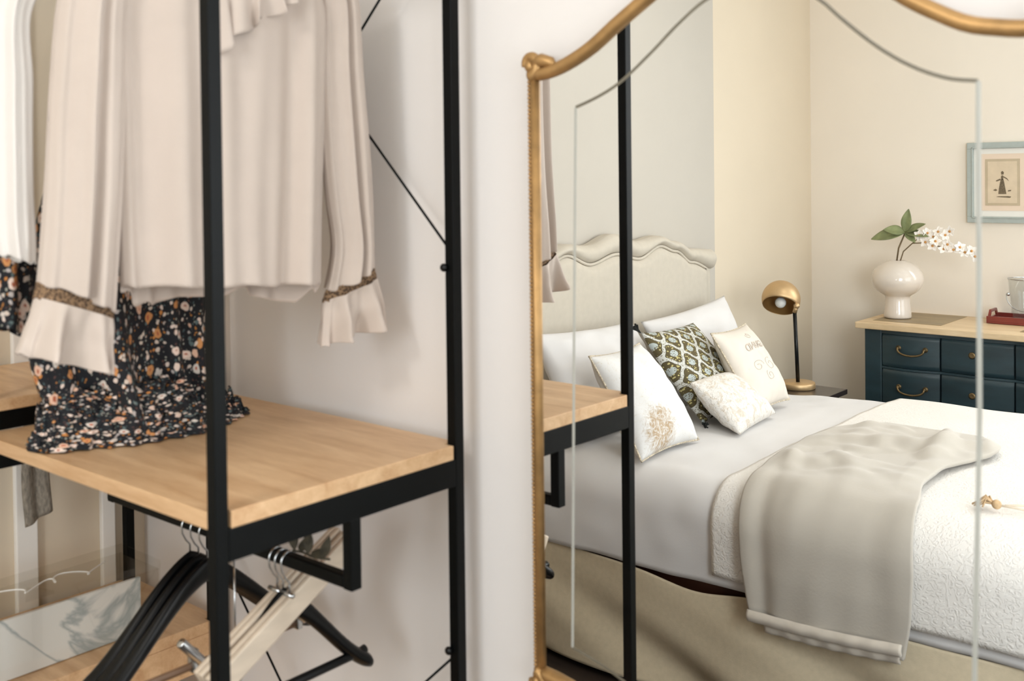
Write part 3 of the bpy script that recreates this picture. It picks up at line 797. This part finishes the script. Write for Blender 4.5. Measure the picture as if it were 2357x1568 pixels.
# valance
def val(u, v):
    x = lerp(-1.0, 1.0, u)
    gap = math.exp(-((x+.27)/.14)**2)*.030
    zt = .352-gap; z = lerp(.022, zt, v)
    f = .022*math.sin((x*3.0+z*5.5)*3.1+1.5*nz(x*1.5, z*2, 6))+.016*nz(x*2.5, z*4, 2)
    f2 = .010*math.sin(x*7+z*22)+.006*math.sin(x*15+z*40)
    return (x, YN+.016+(f+f2)*(1-v*.75)+.016*(1-v)-gap*.3, z)
sk = MB().grid(val, 160, 40)
sk.grid(lambda u, v: (.995+.01*math.sin(u*30), lerp(YN, -2.70, u), lerp(.022, .352, v)), 60, 8)
mk('bed_skirt', sk, M['skirt'], bed, solid=.003)

# path over the bed, from the near side up and across
def arc(cy, cz, r, a0, a1, n): return [(cy+r*math.cos(lerp(a0, a1, i/n)), cz+r*math.sin(lerp(a0, a1, i/n))) for i in range(n+1)]
path = [(-1.228, .30), (-1.224, .36), (-1.219, .44)]+arc(-1.319, .528, .10, 0, PI/2, 12)+[(-1.5, .630), (-1.97, .632), (-2.45, .630)]+arc(-2.62, .525, .10, PI/2, PI, 12)+[(-2.722, .44), (-2.725, .33)]
pl = [0]
for a, b_ in zip(path, path[1:]): pl.append(pl[-1]+math.hypot(a[0]-b_[0], a[1]-b_[1]))
PL = pl[-1]
def pth(d, off=0):
    d = max(0, min(PL, d)); i = 0
    while i < len(pl)-2 and pl[i+1] < d: i += 1
    t = (d-pl[i])/(pl[i+1]-pl[i]); a, b_ = path[i], path[i+1]
    ty, tz = b_[0]-a[0], b_[1]-a[1]; l = math.hypot(ty, tz); ny, nz_ = tz/l, -ty/l
    return (lerp(a[0], b_[0], t)+ny*off, lerp(a[1], b_[1], t)+nz_*off)
def d_of_y(y):   # path length at a given y on the top
    lo, hi = pl[4], PL*.7
    for _ in range(40):
        m = (lo+hi)/2
        if pth(m)[0] > y: lo = m
        else: hi = m
    return lo
def duvet(u, v):
    x = lerp(-.985, .985, u)
    hem = .058+.012*nz(x*3, 1.7)
    d = lerp(hem, PL-.03, v)
    w = .006*nz(x*4, d*5, 1.1)+.004*nz(x*11, d*9, 4.0)+.005*nz(x*1.2-d*5, d*2, 7)
    y, z = pth(d, w)
    z -= .034*max(0, min(1, (-.05-x)/.6))*max(0, min(1, (-y-1.7)/.8)) if z > .45 else 0
    tail = max(0, (abs(x)-.93)/.055)
    return (x, y, z-.02*tail*tail if z > .5 else z)
dv = MB().grid(duvet, 130, 130)
tag(mk('duvet', dv, M['white_linen'], solid=.01, solid_off=1), 'plain white duvet spread over the bed under the pillows', 'duvet')
def cov(u, v):
    x = lerp(-.205+.01*nz(v*4, 3), 1.0, u)
    d = lerp(.092+.006*nz(x*4, 5), PL-.05, v)
    w = .0165+.003*nz(x*5, d*5, 2.2)+.003*nz(x*1.2-d*5, d*2, 7)+.0045*nz(x*4, d*5, 1.1)
    y, z = pth(d, w); return (x, y, z)
tag(mk('coverlet', MB().grid(cov, 100, 120), M['matelasse'], solid=.005, solid_off=1), 'cream matelasse coverlet with embossed border over the foot half', 'coverlet')

# throw blanket
th_rows = [  # (d along path, x left, x right)
    (.020, -.078, .335), (.10, -.092, .350), (.18, -.102, .358), (.255, -.108, .357),
    (d_of_y(-1.30), -.122, .332), (d_of_y(-1.42), -.140, .296), (d_of_y(-1.54), -.152, .282), (d_of_y(-1.66), -.158, .282),
    (d_of_y(-1.78), -.158, .318), (d_of_y(-1.88), -.148, .345), (d_of_y(-1.97), -.110, .340), (d_of_y(-2.06), -.030, .265)]
def throw(u, v):
    d, xl, xr = interp(th_rows, v)
    x = lerp(xl, xr, u)
    top = max(0, min(1, (v-.33)/.2))
    w1 = 1.6*nz(x*4, d*4, 1); r1 = .5+.5*math.sin(d*9+x*30+2.2*w1); r2 = .5+.5*math.sin(d*24-x*12+1.8*nz(x*3, d*4, 5))
    fold = .020*nz(x*5, d*5, 3)+.024*r1**2.5*(.6+.6*nz(x*2, d*3, 9))+.020*r2**2.5*(.6+.8*nz(x*3, d*2, 12))+.010*nz(x*14, d*18, 6)+.004
    side = .009*math.sin(x*52+3*d)*math.exp(-((u-.09)/.10)**2)+.005*nz(x*14, d*3, 4)+.004*math.sin(x*20+d*1.5)
    e = min(u, 1-u, (1-v)*2)
    off = .040+side*(1-top)+top*(.003+max(0, fold)*min(1, e*7+.08))
    y, z = pth(d, off)
    return (x+.006*nz(d*8, u*3, 2), y, z)
tb = empty('throw_blanket', (.1, -1.6, .33), 'greige velvet throw draped down the side of the bed', 'blanket')
mk('blanket', MB().grid(throw, 90, 130), M['throw'], tb, solid=.012, solid_off=0)
def hem(z0, z1, xl, xr, yo, amp):
    return MB().grid(lambda u, v: (lerp(xl, xr, u), yo+.007*math.sin(PI*v)+amp*math.sin(u*40), lerp(z0, z1, v)-.006*math.sin(u*PI)+.020*u), 60, 8)
mk('hem', hem(.310, .337, -.079, .333, -1.172, .0008), M['throwhem'], tb, solid=.008)
mk('under_fold', hem(.284, .318, -.035, .325, -1.188, .002), M['throwhem'], tb, solid=.006)

# tassel with a cord loop
ts = empty('tassel', (.46, -1.42, .65), 'tan yarn tassel with a looped cord lying on the coverlet', 'tassel')
b = MB()
for i in range(46):
    a = random.uniform(-.9, .9); l = random.uniform(.03, .05)
    b.tube([(.475, -1.42, .668), (.475-.02*math.cos(a), -1.42+.02*math.sin(a), .672+random.uniform(-.004, .014)), (.475-l*math.cos(a), -1.42+l*math.sin(a)*1.0, .662+random.uniform(-.003, .006))], .0022, 5)
mk('tassel_strands', b, M['tan_tassel'], ts)
mk('tassel_head', MB().ball((.482, -1.42, .668), .012, 8), M['tan_tassel'], ts)
mk('cord_loop', MB().tube([(.49, -1.42, .667), (.53, -1.43, .664), (.60, -1.425, .663), (.68, -1.43, .663), (.72, -1.46, .663), (.69, -1.50, .663), (.60, -1.495, .664), (.54, -1.47, .664), (.50, -1.43, .666)], .0028, 8), M['cord'], ts)

# ------------------------------------------------------------------ pillows
def pillow_fn(BL, BR, TL, TR, th, pinch=.07, seed=0, wr=.006, pw=2.4):
    BL, BR, TL, TR = map(Vector, (BL, BR, TL, TR))
    nrm = ((BR-BL)+(TR-TL)).cross((TL-BL)+(TR-BR)).normalized()
    if nrm.x < 0: nrm = -nrm
    def P(s, t, side):
        a, b_ = 2*s-1, 2*t-1
        a2 = a*(1-pinch*(1-b_*b_)*abs(a)**2); b2 = b_*(1-pinch*(1-a*a)*abs(b_)**2)
        s2, t2 = (a2+1)/2, (b2+1)/2
        base = (BL*(1-s2)+BR*s2)*(1-t2)+(TL*(1-s2)+TR*s2)*t2
        h = ((1-abs(a)**pw)*(1-abs(b_)**pw))**.55
        w = wr*nz(s*3, t*3, seed+side*7)*h+wr*.6*nz(s*8, t*8, seed+side*3)*min(1, h*2)
        return base+nrm*side*(th/2*h+w)
    return P
def pillow(name, label, cat, C4, th, m, n=44, seed=0, wr=.006, trim=None, pinch=.07, group=None, tassels=False):
    P = pillow_fn(*C4, th, pinch, seed, wr)
    loc = (Vector(C4[0])+Vector(C4[1]))/2
    root = empty(name, loc, label, cat, group)
    vs = []; uv = []; fs = []; idx = {}
    for side in (1, -1):
        for j in range(n+1):
            for i in range(n+1):
                edge = i in (0, n) or j in (0, n)
                if side == -1 and edge: idx[(side, i, j)] = idx[(1, i, j)]; continue
                idx[(side, i, j)] = len(vs); vs.append(tuple(P(i/n, j/n, side))); uv.append((i/n, j/n))
        for j in range(n):
            for i in range(n):
                q = (idx[(side, i, j)], idx[(side, i+1, j)], idx[(side, i+1, j+1)], idx[(side, i, j+1)])
                fs.append(q if side == 1 else q[::-1])
    b = MB().add(vs, fs)
    mk('cover', b, m, root, uv=uv)
    if trim:
        ring = [P(i/n, 0, 1) for i in range(n+1)]+[P(1, j/n, 1) for j in range(1, n+1)]+[P(i/n, 1, 1) for i in range(n-1, -1, -1)]+[P(0, j/n, 1) for j in range(n-1, -1, -1)]
        mk('piping', MB().tube(ring, .0032, 6), trim, root)
    if tassels:
        for s_, t_, dx, dz in ((0, 0, .01, -.6), (0, 1, -.2, .6)):
            c = P(s_, t_, 1); cen = P(.5, .5, -1); d = (c-cen).normalized()
            d = Vector((d.x, d.y, max(d.z, -.02))).normalized()
            tb_ = MB()
            for k in range(14):
                jit = Vector((random.uniform(-.3, .3), random.uniform(-.3, .3), random.uniform(-.3, .3)))
                tb_.tube([c, c+(d+jit*.5).normalized()*.02, c+(d+jit).normalized()*.036+Vector((0, 0, .003))], .0028, 5)
            mk('corner_tassel', tb_, M['darktassel'], root)
    return root, P
Zb = .648
pillow('sleeping_pillow', 'large white sleeping pillow behind the shelf against the headboard, near side', 'pillow',
       ((-.735, -1.27, Zb), (-.735, -1.90, Zb), (-.915, -1.29, .99), (-.925, -1.89, .965)), .15, M['white_linen'], seed=1, wr=.012, group='white sleeping pillows')
pillow('sleeping_pillow', 'white sleeping pillow standing behind the olive cushion, far side', 'pillow',
       ((-.755, -1.95, Zb), (-.755, -2.58, Zb), (-.925, -1.95, .955), (-.925, -2.59, .995)), .13, M['white_linen'], seed=2, wr=.010, group='white sleeping pillows')
pillow('patterned_cushion', 'olive cushion with ogee print and black corner tassels', 'cushion',
       ((-.575, -1.80, Zb), (-.605, -2.22, Zb), (-.775, -1.72, .955), (-.81, -2.14, .94)), .105, M['ogee'], seed=3, wr=.006, tassels=True, pinch=.06)
pr, PF = pillow('script_cushion', 'natural cushion printed with faded lettering, farthest along the pillow row', 'cushion',
       ((-.49, -2.02, Zb), (-.515, -2.345, Zb), (-.655, -2.0, .928), (-.705, -2.36, .92)), .12, M['parismat'], seed=4, wr=.008, trim=M['trimthread'])
# lettering on the cushion face, following its curve
def text_mesh(s, size):
    cu = bpy.data.curves.new('t', 'FONT'); cu.body = s; cu.size = size; cu.resolution_u = 3; cu.align_x = 'CENTER'
    o = bpy.data.objects.new('t', cu); col.objects.link(o)
    dg = bpy.context.evaluated_depsgraph_get(); me = bpy.data.meshes.new_from_object(o.evaluated_get(dg))
    V_ = [v.co.copy() for v in me.vertices]; F_ = [tuple(p.vertices) for p in me.polygons]
    bpy.data.objects.remove(o); bpy.data.curves.remove(cu); bpy.data.meshes.remove(me)
    return V_, F_
for s_, size, t0, bend in (('GRAND', .125, .66, .10),):
    V_, F_ = text_mesh(s_, size)
    q = []
    for v in V_:
        # the cushion faces +x; its s axis runs towards -y, which reads right to left
        ss = .50-v.x; tt = t0+v.y+bend*(.25-v.x*v.x*1.6)-.03
        p = PF(max(.03, min(.97, ss)), max(.03, min(.97, tt)), 1); q.append(tuple(p+Vector((.0022, .0004, .0010))))
    mk('lettering', MB().add(q, F_), M['letter'], pr, smooth=False, recalc=False)
b = MB()
for k, (cx_, cy_, rr) in enumerate(((.34, .46, .10), (.62, .44, .12), (.48, .32, .09), (.5, .84, .07))):
    pts = []
    for i in range(36):
        t = i/35; a = t*PI*2.6+k; q_ = rr*(1-.75*t)
        pts.append(tuple(PF(cx_+q_*math.cos(a), cy_+q_*.7*math.sin(a), 1)+Vector((.0016, .0004, .0008))))
    mk('flourish', MB().tube(pts, .0006, 5), M['letter'], pr)
pillow('small_cushion', 'small ivory brocade cushion at the front of the pillow row', 'cushion',
       ((-.40, -1.735, Zb), (-.45, -2.10, Zb), (-.585, -1.73, .80), (-.65, -2.085, .775)), .12, M['brocade'], seed=5, wr=.007, pinch=.05)
pillow('toile_cushion', 'white cushion with brown printed scene nearest the shelf', 'cushion',
       ((-.475, -1.265, Zb), (-.475, -1.60, Zb), (-.665, -1.265, .945), (-.70, -1.60, .94)), .15, M['toile'], seed=6, wr=.008, trim=M['trimthread'])

# ------------------------------------------------------------------ nightstand and lamp
ns = empty('nightstand', (-.845, -2.95, 0), 'dark espresso nightstand in the corner beside the bed', 'nightstand')
mk('table_top', MB().box((-1.08, -3.12, .528), (-.61, -2.79, .55)), M['espresso'], ns, smooth=False, bevel=.002)
mk('drawer_box', MB().box((-1.06, -3.10, .40), (-.64, -2.81, .5278)), M['espresso'], ns, smooth=False, bevel=.002)
for x in (-1.06, -.67):
    for y in (-3.10, -2.84): mk('leg', MB().box((x, y, 0), (x+.03, y+.03, .3998)), M['espresso'], ns, smooth=False, bevel=.001)
lp = empty('desk_lamp', (-.795, -3.015, .5502), 'brass globe reading lamp with black stem on the nightstand', 'lamp')
mk('base', MB().lathe([(.0, .5503), (.074, .5503), (.076, .5525), (.076, .572), (.073, .577), (.0, .577)], (-.795, -3.015, 0), 48), M['brass'], lp)
mk('stem', MB().tube([(-.795, -3.015, .5772), (-.815, -3.03, .89)], .0085, 14), M['blackgloss'], lp)
SC = Vector((-.888, -3.045, .938)); SR = .086
camv = Vector((1.25+.888, 1.347+3.045-0.0, 0)); camv = Vector((2.138, 4.392, .56)).normalized()     # towards the mirrored viewpoint, i.e. into the room
rgt = Vector((-camv.y, camv.x, 0)).normalized(); upv = rgt.cross(camv)
if upv.z < 0: upv = -upv
sd = Vector((-1, 0, 0)); sd = (sd-camv*sd.dot(camv)).normalized()
ax = (camv*.52-upv*.83+sd*.12).normalized()
prof = [(SR*math.sin(a), SR*math.cos(a)) for a in [math.radians(66+ (180-66)*i/22) for i in range(23)]]
prof = [(max(r, 1e-4), z) for r, z in prof]
shd = mk('lamp_shade', MB().lathe_open(prof, SC, 48, ax), M['brass'], lp, solid=.002, solid_off=-1)
mk('shade_lining', MB().lathe_open([(r*.965, z*.965) for r, z in prof], SC, 48, ax), M['brassin'], shd)
mk('bulb', MB().ball(tuple(SC+ax*.018), .025, 12), M['bulb'], shd)
mk('joint', MB().tube([(-.815, -3.03, .885), tuple(SC+Vector((.083, .018, -.022)))], .010, 12).ball(tuple(SC+Vector((.084, .018, -.022))), .014, 8), M['brass'], lp)

# ------------------------------------------------------------------ dresser
YD = -3.50
dr_ = empty('dresser', (-.17, -3.72, 0), 'dark teal chest of drawers with pale oak top against the far wall', 'dresser')
DX0, DX1 = -.683, .345
def bow(x):
    # serpentine front: each outer drawer swells, the middle one stands slightly back
    for a, b_, k in ((-.60, -.334, .022), (-.330, -.020, .010), (-.016, .262, .022)):
        if a <= x <= b_: return k*math.sin(PI*(x-a)/(b_-a))
    return 0
mk('body', MB().box((DX0, -3.945, .06), (DX1, YD-.022, .7735)), M['darkteal'], dr_, smooth=False, bevel=.003)
mk('stile', MB().box((DX0, YD-.0219, .06), (-.602, YD, .7735)), M['darkteal'], dr_, smooth=False, bevel=.004)
mk('stile', MB().box((.264, YD-.0219, .06), (DX1, YD, .7735)), M['darkteal'], dr_, smooth=False, bevel=.004)
for x in (DX0+.02, DX1-.07):
    for y in (-3.92, YD-.06): mk('leg', MB().box((x, y, 0), (x+.045, y+.045, .0598)), M['darkteal'], dr_, smooth=False, bevel=.003)
def drawer(a, b_, z0, z1, kind):
    n = 24
    def front(u, v):
        x = lerp(a, b_, u); e = min(v, 1-v)*(z1-z0); lip = .006*min(1, e/.012)
        return (x, YD-.006+bow(x)+lip, lerp(z0, z1, v))
    q = MB().grid(front, n, 24)
    q.grid(lambda u, v: (lerp(a, b_, u), lerp(YD-.0215, YD-.006+bow(lerp(a, b_, u)), v), z1), n, 3)
    q.grid(lambda u, v: (lerp(a, b_, u), lerp(YD-.0215, YD-.006+bow(lerp(a, b_, u)), v), z0), n, 3)
    q.grid(lambda u, v: (a, lerp(YD-.0215, YD-.006, v), lerp(z0, z1, u)), 3, 3); q.grid(lambda u, v: (b_, lerp(YD-.0215, YD-.006, v), lerp(z0, z1, u)), 3, 3)
    o = mk('drawer', q, M['darkteal'], dr_)
    cx = (a+b_)/2+.012; zc = (z0+z1)/2+.008; yf = YD+bow(cx)
    if kind == 'pull':
        h_ = MB(); hw = .060
        for s in (-1, 1):
            h_.lathe([(.0, 0), (.012, 0), (.012, .003), (.008, .006), (.005, .012), (.007, .018), (.0, .021)], (cx+s*hw, YD+bow(cx+s*hw)-.001, zc+.010), 18, (0, 1, 0))
        h_.tube([(cx+hw*math.cos(PI*(1-i/16)), YD+bow(cx)+.014+.006*math.sin(PI*i/16), zc+.010-.030*math.sin(PI*i/16)**.8) for i in range(17)], .0045, 10)
        mk('handle', h_, M['agedbrass'], o)
    else:
        h_ = MB().lathe([(.0, 0), (.014, 0), (.015, .003), (.010, .005), (.006, .004), (.0, .004)], (cx-.03, YD+bow(cx-.03)-.001, zc+.005), 20, (0, 1, 0))
        mk('escutcheon', h_, M['agedbrass'], o)
for z0, z1 in ((.602, .752), (.405, .588), (.215, .392), (.075, .202)):
    drawer(-.598, -.336, z0, z1, 'pull'); drawer(-.328, -.022, z0, z1, 'key'); drawer(-.014, .260, z0, z1, 'pull')
for z0, z1 in ((.754, .7735), (.590, .600), (.394, .403), (.204, .213), (.06, .073)):
    mk('divider', MB().grid(lambda u, v: (lerp(-.601, .263, u), YD-.022+v*(.020+bow(lerp(-.601, .263, u))), z1), 60, 2).grid(lambda u, v: (lerp(-.601, .263, u), YD-.002+bow(lerp(-.601, .263, u)), lerp(z0, z1, v)), 60, 2), M['darkteal'], dr_)
tp = mk('dresser_top', MB().box((-.712, -3.9495, .774), (.375, YD+.045, .804)), M['oaktop'], dr_, smooth=False, bevel=.004)
for a, b_ in ((-.66, -.345), (-.01, .32)):
    mk('inlay', MB().box((a, -3.93, .8041), (b_, -3.545, .8056)), M['oakdark'], tp, smooth=False)

# vase, leaf, orchid
VX, VY, VZ = -.595, -3.69, .8058
vs_ = [(.0, .0), (.063, 0), (.065, .004), (.060, .05), (.055, .100), (.057, .108), (.085, .122), (.108, .145), (.120, .175), (.121, .195), (.113, .225), (.092, .252), (.062, .270), (.038, .277), (.033, .280), (.030, .276), (.030, .262), (.0, .255)]
rows = [(r, z) for r, z in vs_]
tag(mk('vase', MB().lathe(rows, (VX, VY, VZ), 56), M['ceramic'], base=(VX, VY, VZ), subsurf=1), 'glossy white footed vase with a bulbous body on the dresser', 'vase')
VT = VZ+.268
lf = empty('leaf_stem', (VX, VY, VT), 'green lobed leaf on a stem standing in the white vase', 'leaf')
lc = Vector((-.545, -3.66, 1.222))
mk('stem', MB().tube([(VX-.004, VY, VT), (VX+.010, VY+.01, VT+.07), tuple(lc)], .004, 8), M['stem'], lf)
b = MB()
for d_, ln, w in (((-.95, .1, -.22), .165, .042), ((-.78, .3, .10), .10, .034), ((.18, .1, 1), .115, .030), ((.85, .2, .35), .115, .026), ((.9, .3, -.12), .13, .026), ((.62, .4, -.48), .085, .022)):
    q = leaf_mb(lc, d_, (.15, .75, .65), ln, w, .06); b.add(q.v, q.f)
mk('leaf_blade', b, M['leaf'], lf, solid=.001)
oc = empty('orchid_spray', (VX+.015, VY+.012, VT), 'arching spray of white orchids leaning from the white vase', 'orchid')
stem_pts = [(VX+.015, VY+.010, VT), (-.555, -3.66, 1.13), (-.505, -3.64, 1.172), (-.45, -3.63, 1.176), (-.36, -3.63, 1.158), (-.27, -3.635, 1.142), (-.215, -3.64, 1.124)]
mk('stem', MB().tube(stem_pts, .0028, 8).tube([(-.505, -3.64, 1.172), (-.47, -3.645, 1.205), (-.41, -3.65, 1.218), (-.33, -3.655, 1.222)], .002, 6), M['stem'], oc)
def flower(c, r, ax_):
    ax_ = Vector(ax_).normalized(); t1 = ax_.orthogonal().normalized(); t2 = ax_.cross(t1)
    q = MB()
    for k in range(5):
        a = 2*PI*k/5+random.random(); d = t1*math.cos(a)+t2*math.sin(a)
        l = leaf_mb(c, tuple(d+ax_*.25), tuple(ax_), r, r*.42, .08); q.add(l.v, l.f)
    o = mk('flower', q, M['petal'], oc, solid=.0006)
    mk('flower_heart', MB().ball(tuple(Vector(c)+ax_*.004), r*.2, 6), M['orchidheart'], o)
for c in ((-.44, -3.628, 1.18), (-.405, -3.62, 1.163), (-.39, -3.615, 1.185), (-.355, -3.62, 1.150), (-.335, -3.615, 1.172), (-.31, -3.62, 1.148), (-.285, -3.625, 1.160), (-.262, -3.625, 1.138), (-.235, -3.63, 1.145), (-.218, -3.63, 1.122),
          (-.435, -3.64, 1.222), (-.405, -3.635, 1.205), (-.385, -3.64, 1.228), (-.355, -3.64, 1.215), (-.335, -3.645, 1.232), (-.47, -3.635, 1.21)):
    flower(c, .029, (.3+random.uniform(-.4, .4), 1, .2+random.uniform(-.4, .4)))

# tray and ice bucket
ty = empty('tray', (.03, -3.79, .806), 'oxblood lacquered tray with cut-out handles on the dresser', 'tray')
tx0, tx1, ty0, ty1, tz = -.205, .27, -3.925, -3.745, .8062
mk('tray_base', MB().box((tx0, ty0, tz), (tx1, ty1, tz+.008)), M['red'], ty, smooth=False, bevel=.001)
for lo, hi in (((tx0, ty1-.009, tz+.0081), (tx1, ty1, tz+.032)), ((tx0, ty0, tz+.0081), (tx1, ty0+.009, tz+.032))):
    mk('tray_side', MB().box(lo, hi), M['red'], ty, smooth=False, bevel=.001)
for xx in (tx0, tx1-.009):
    q = MB().box((xx, ty0+.0091, tz+.0081), (xx+.009, ty1-.0091, tz+.026))
    q.prism([(ty0+.02, .026), (ty0+.045, .058), (ty1-.045, .058), (ty1-.02, .026), (ty1-.04, .026), (ty1-.052, .046), (ty0+.052, .046), (ty0+.04, .026)], lambda p: (xx, p[0], tz+p[1]), lambda p: (xx+.009, p[0], tz+p[1]))
    mk('tray_handle', q, M['red'], ty, smooth=False)
ib = empty('glass_bucket', (-.06, -3.838, tz+.0082), 'clear glass ice bucket standing on the red tray', 'ice bucket')
gp = [(.0, .0), (.050, 0), (.056, .006), (.060, .06), (.068, .12), (.074, .195), (.0715, .195), (.065, .12), (.056, .06), (.050, .016), (.0, .014)]
mk('bowl', MB().lathe(gp, (-.06, -3.838, tz+.0083), 48), M['glass'], ib)
q = MB()
for s in (-1, 1): q.ball((-.06+s*.0745, -3.838, tz+.13), .009, 8)
q.tube([(-.06+.083*math.cos(PI+PI*i/20), -3.838+.02*math.sin(PI*i/20), tz+.13-.075*math.sin(PI*i/20)) for i in range(21)], .0022, 8)
mk('bail_handle', q, M['chrome'], ib)
mk('rim', MB().lathe_open([(.0738, .196), (.0762, .194), (.0762, .199), (.0738, .199), (.0738, .196)], (-.06, -3.838, tz+.0083), 48), M['chrome'], ib)

# framed pair of etchings
pf = empty('framed_print', (-.07, -3.94, 1.262), 'grey-blue framed pair of small figure etchings on the far wall', 'picture')
px0, px1, pz0, pz1 = -.343, .203, 1.262, 1.647; fw_ = .030; yb, yf_ = -3.949, -3.925
q = MB()
for (a, b_) in (((px0, pz0), (px1, pz0+fw_)), ((px0, pz1-fw_), (px1, pz1)), ((px0, pz0+fw_), (px0+fw_, pz1-fw_)), ((px1-fw_, pz0+fw_), (px1, pz1-fw_))):
    q.box((a[0], yb, a[1]), (b_[0], yf_, b_[1]))
for (a, b_) in (((px0+.022, pz0+.022), (px1-.022, pz0+.028)), ((px0+.022, pz1-.028), (px1-.022, pz1-.022)), ((px0+.022, pz0+.022), (px0+.028, pz1-.022)), ((px1-.028, pz0+.022), (px1-.022, pz1-.022))):
    q.box((a[0], yf_, a[1]), (b_[0], yf_+.004, b_[1]))
mk('frame', q, M['frame_blue'], pf, smooth=False, bevel=.002)
mt = mk('mount', MB().box((px0+fw_, yb, pz0+fw_), (px1-fw_, -3.938, pz1-fw_)), M['mat_white'], pf, smooth=False)
mk('inner_mount', MB().box((px0+.062, -3.9379, pz0+.058), (px1-.062, -3.9365, pz1-.055)), M['mat_peach'], mt, smooth=False)
for x0_, fig in ((-.262, 0), (-.045, 1)):
    pw, ph, zb_ = .155, .222, 1.345
    pt = mk('etching', MB().box((x0_, -3.9364, zb_), (x0_+pw, -3.9352, zb_+ph)), M['printedge'], pf, smooth=False)
    mk('paper', MB().box((x0_+.012, -3.9351, zb_+.012), (x0_+pw-.012, -3.9345, zb_+ph-.012)), M['print'], pt, smooth=False)
    cx = x0_+pw/2; z_ = zb_+.055; sgn = 1 if fig == 0 else -1
    q = MB()
    def poly(pts): q.prism(pts, lambda p: (cx+sgn*p[0], -3.9344, z_+p[1]), lambda p: (cx+sgn*p[0], -3.9338, z_+p[1]))
    poly([(-.018, 0), (.018, 0), (.013, .028), (.008, .058), (.005, .07), (-.007, .07), (-.010, .055), (-.015, .028)])
    poly([(-.005, .068), (.004, .068), (.006, .085), (-.001, .090), (-.006, .084)])
    poly([(-.004, .092), (.006, .093), (.007, .104), (0, .110), (-.006, .104)])
    poly([(-.008, .066), (-.024, .060), (-.030, .062), (-.026, .066), (-.008, .074)])
    poly([(.006, .078), (.020, .070), (.030, .060), (.022, .074), (.007, .084)])
    poly([(-.042, .018), (-.030, .014), (-.022, .018), (-.030, .025)]); poly([(.024, .012), (.038, .014), (.040, .020), (.026, .018)])
    poly([(-.028, -.014), (.0, -.016), (.034, -.018), (.040, -.012), (.026, -.010), (-.020, -.011)])
    mk('figure', q, M['ink'], pt, smooth=False)

# ------------------------------------------------------------------ camera (level, with lens shift)
f_px, yaw, roll, cyp, pitch = 2401.0, .704747, -.011499, 448.88, .015656
fw = Vector((-math.sin(yaw)*math.cos(pitch), math.cos(yaw)*math.cos(pitch), -math.sin(pitch)))
rt = Vector((math.cos(yaw), math.sin(yaw), 0)); up = rt.cross(fw)
r2 = rt*math.cos(roll)+up*math.sin(roll); u2 = up*math.cos(roll)-rt*math.sin(roll)
cam = bpy.data.cameras.new('camera'); co = bpy.data.objects.new('camera', cam); col.objects.link(co)
mm = Matrix((r2, u2, -fw)).transposed().to_4x4(); mm.translation = Vector((1.2503, -1.3474, 1.5))
co.matrix_world = mm
cam.sensor_width = 36; cam.sensor_fit = 'HORIZONTAL'; cam.lens = 36*f_px/2357
cam.shift_y = -(784-cyp)/2357
cam.dof.use_dof = True; cam.dof.focus_distance = 3.9; cam.dof.aperture_fstop = 4.5
cam.clip_start = .05
sc.camera = co

# ------------------------------------------------------------------ light
def area(name, loc, target, sx, sy, power, colr):
    l = bpy.data.lights.new(name, 'AREA'); l.shape = 'RECTANGLE'; l.size = sx; l.size_y = sy; l.energy = power; l.color = colr
    o = bpy.data.objects.new(name, l); col.objects.link(o); o.location = loc
    o.rotation_euler = (Vector(target)-Vector(loc)).to_track_quat('-Z', 'Y').to_euler()
    return o
area('ceiling_lamp', (.15, -2.3, 2.62), (0, -.6, 1.1), .36, .36, 11, (1, .95, .90))
area('daylight_right', (XR+.02, -1.95, 1.45), (0, -1.95, 1.2), 2.0, 1.8, 32, (.915, .96, 1))
area('daylight_front', (1.06, YF-.02, 1.80), (.9, 0, 1.2), 1.1, 1.5, 40, (.915, .96, 1))
area('daylight_back', (1.95, WY+.06, 1.50), (1.4, -3.0, .9), 1.1, 1.5, 74, (.905, .955, 1))
w = bpy.data.worlds.new('world'); sc.world = w; w.use_nodes = True
bgn = w.node_tree.nodes['Background']
bgn.inputs['Color'].default_value = (.86, .93, 1, 1); bgn.inputs['Strength'].default_value = 1.2

sc.view_settings.view_transform = 'Standard'; sc.view_settings.look = 'None'
sc.view_settings.exposure = 0.08; sc.view_settings.gamma = 1; sc.view_settings.use_curve_mapping = False
sc.cycles.max_bounces = 10; sc.cycles.diffuse_bounces = 8; sc.cycles.glossy_bounces = 5; sc.cycles.transmission_bounces = 8
sc.cycles.caustics_reflective = False; sc.cycles.caustics_refractive = False
sc.cycles.use_denoising = True
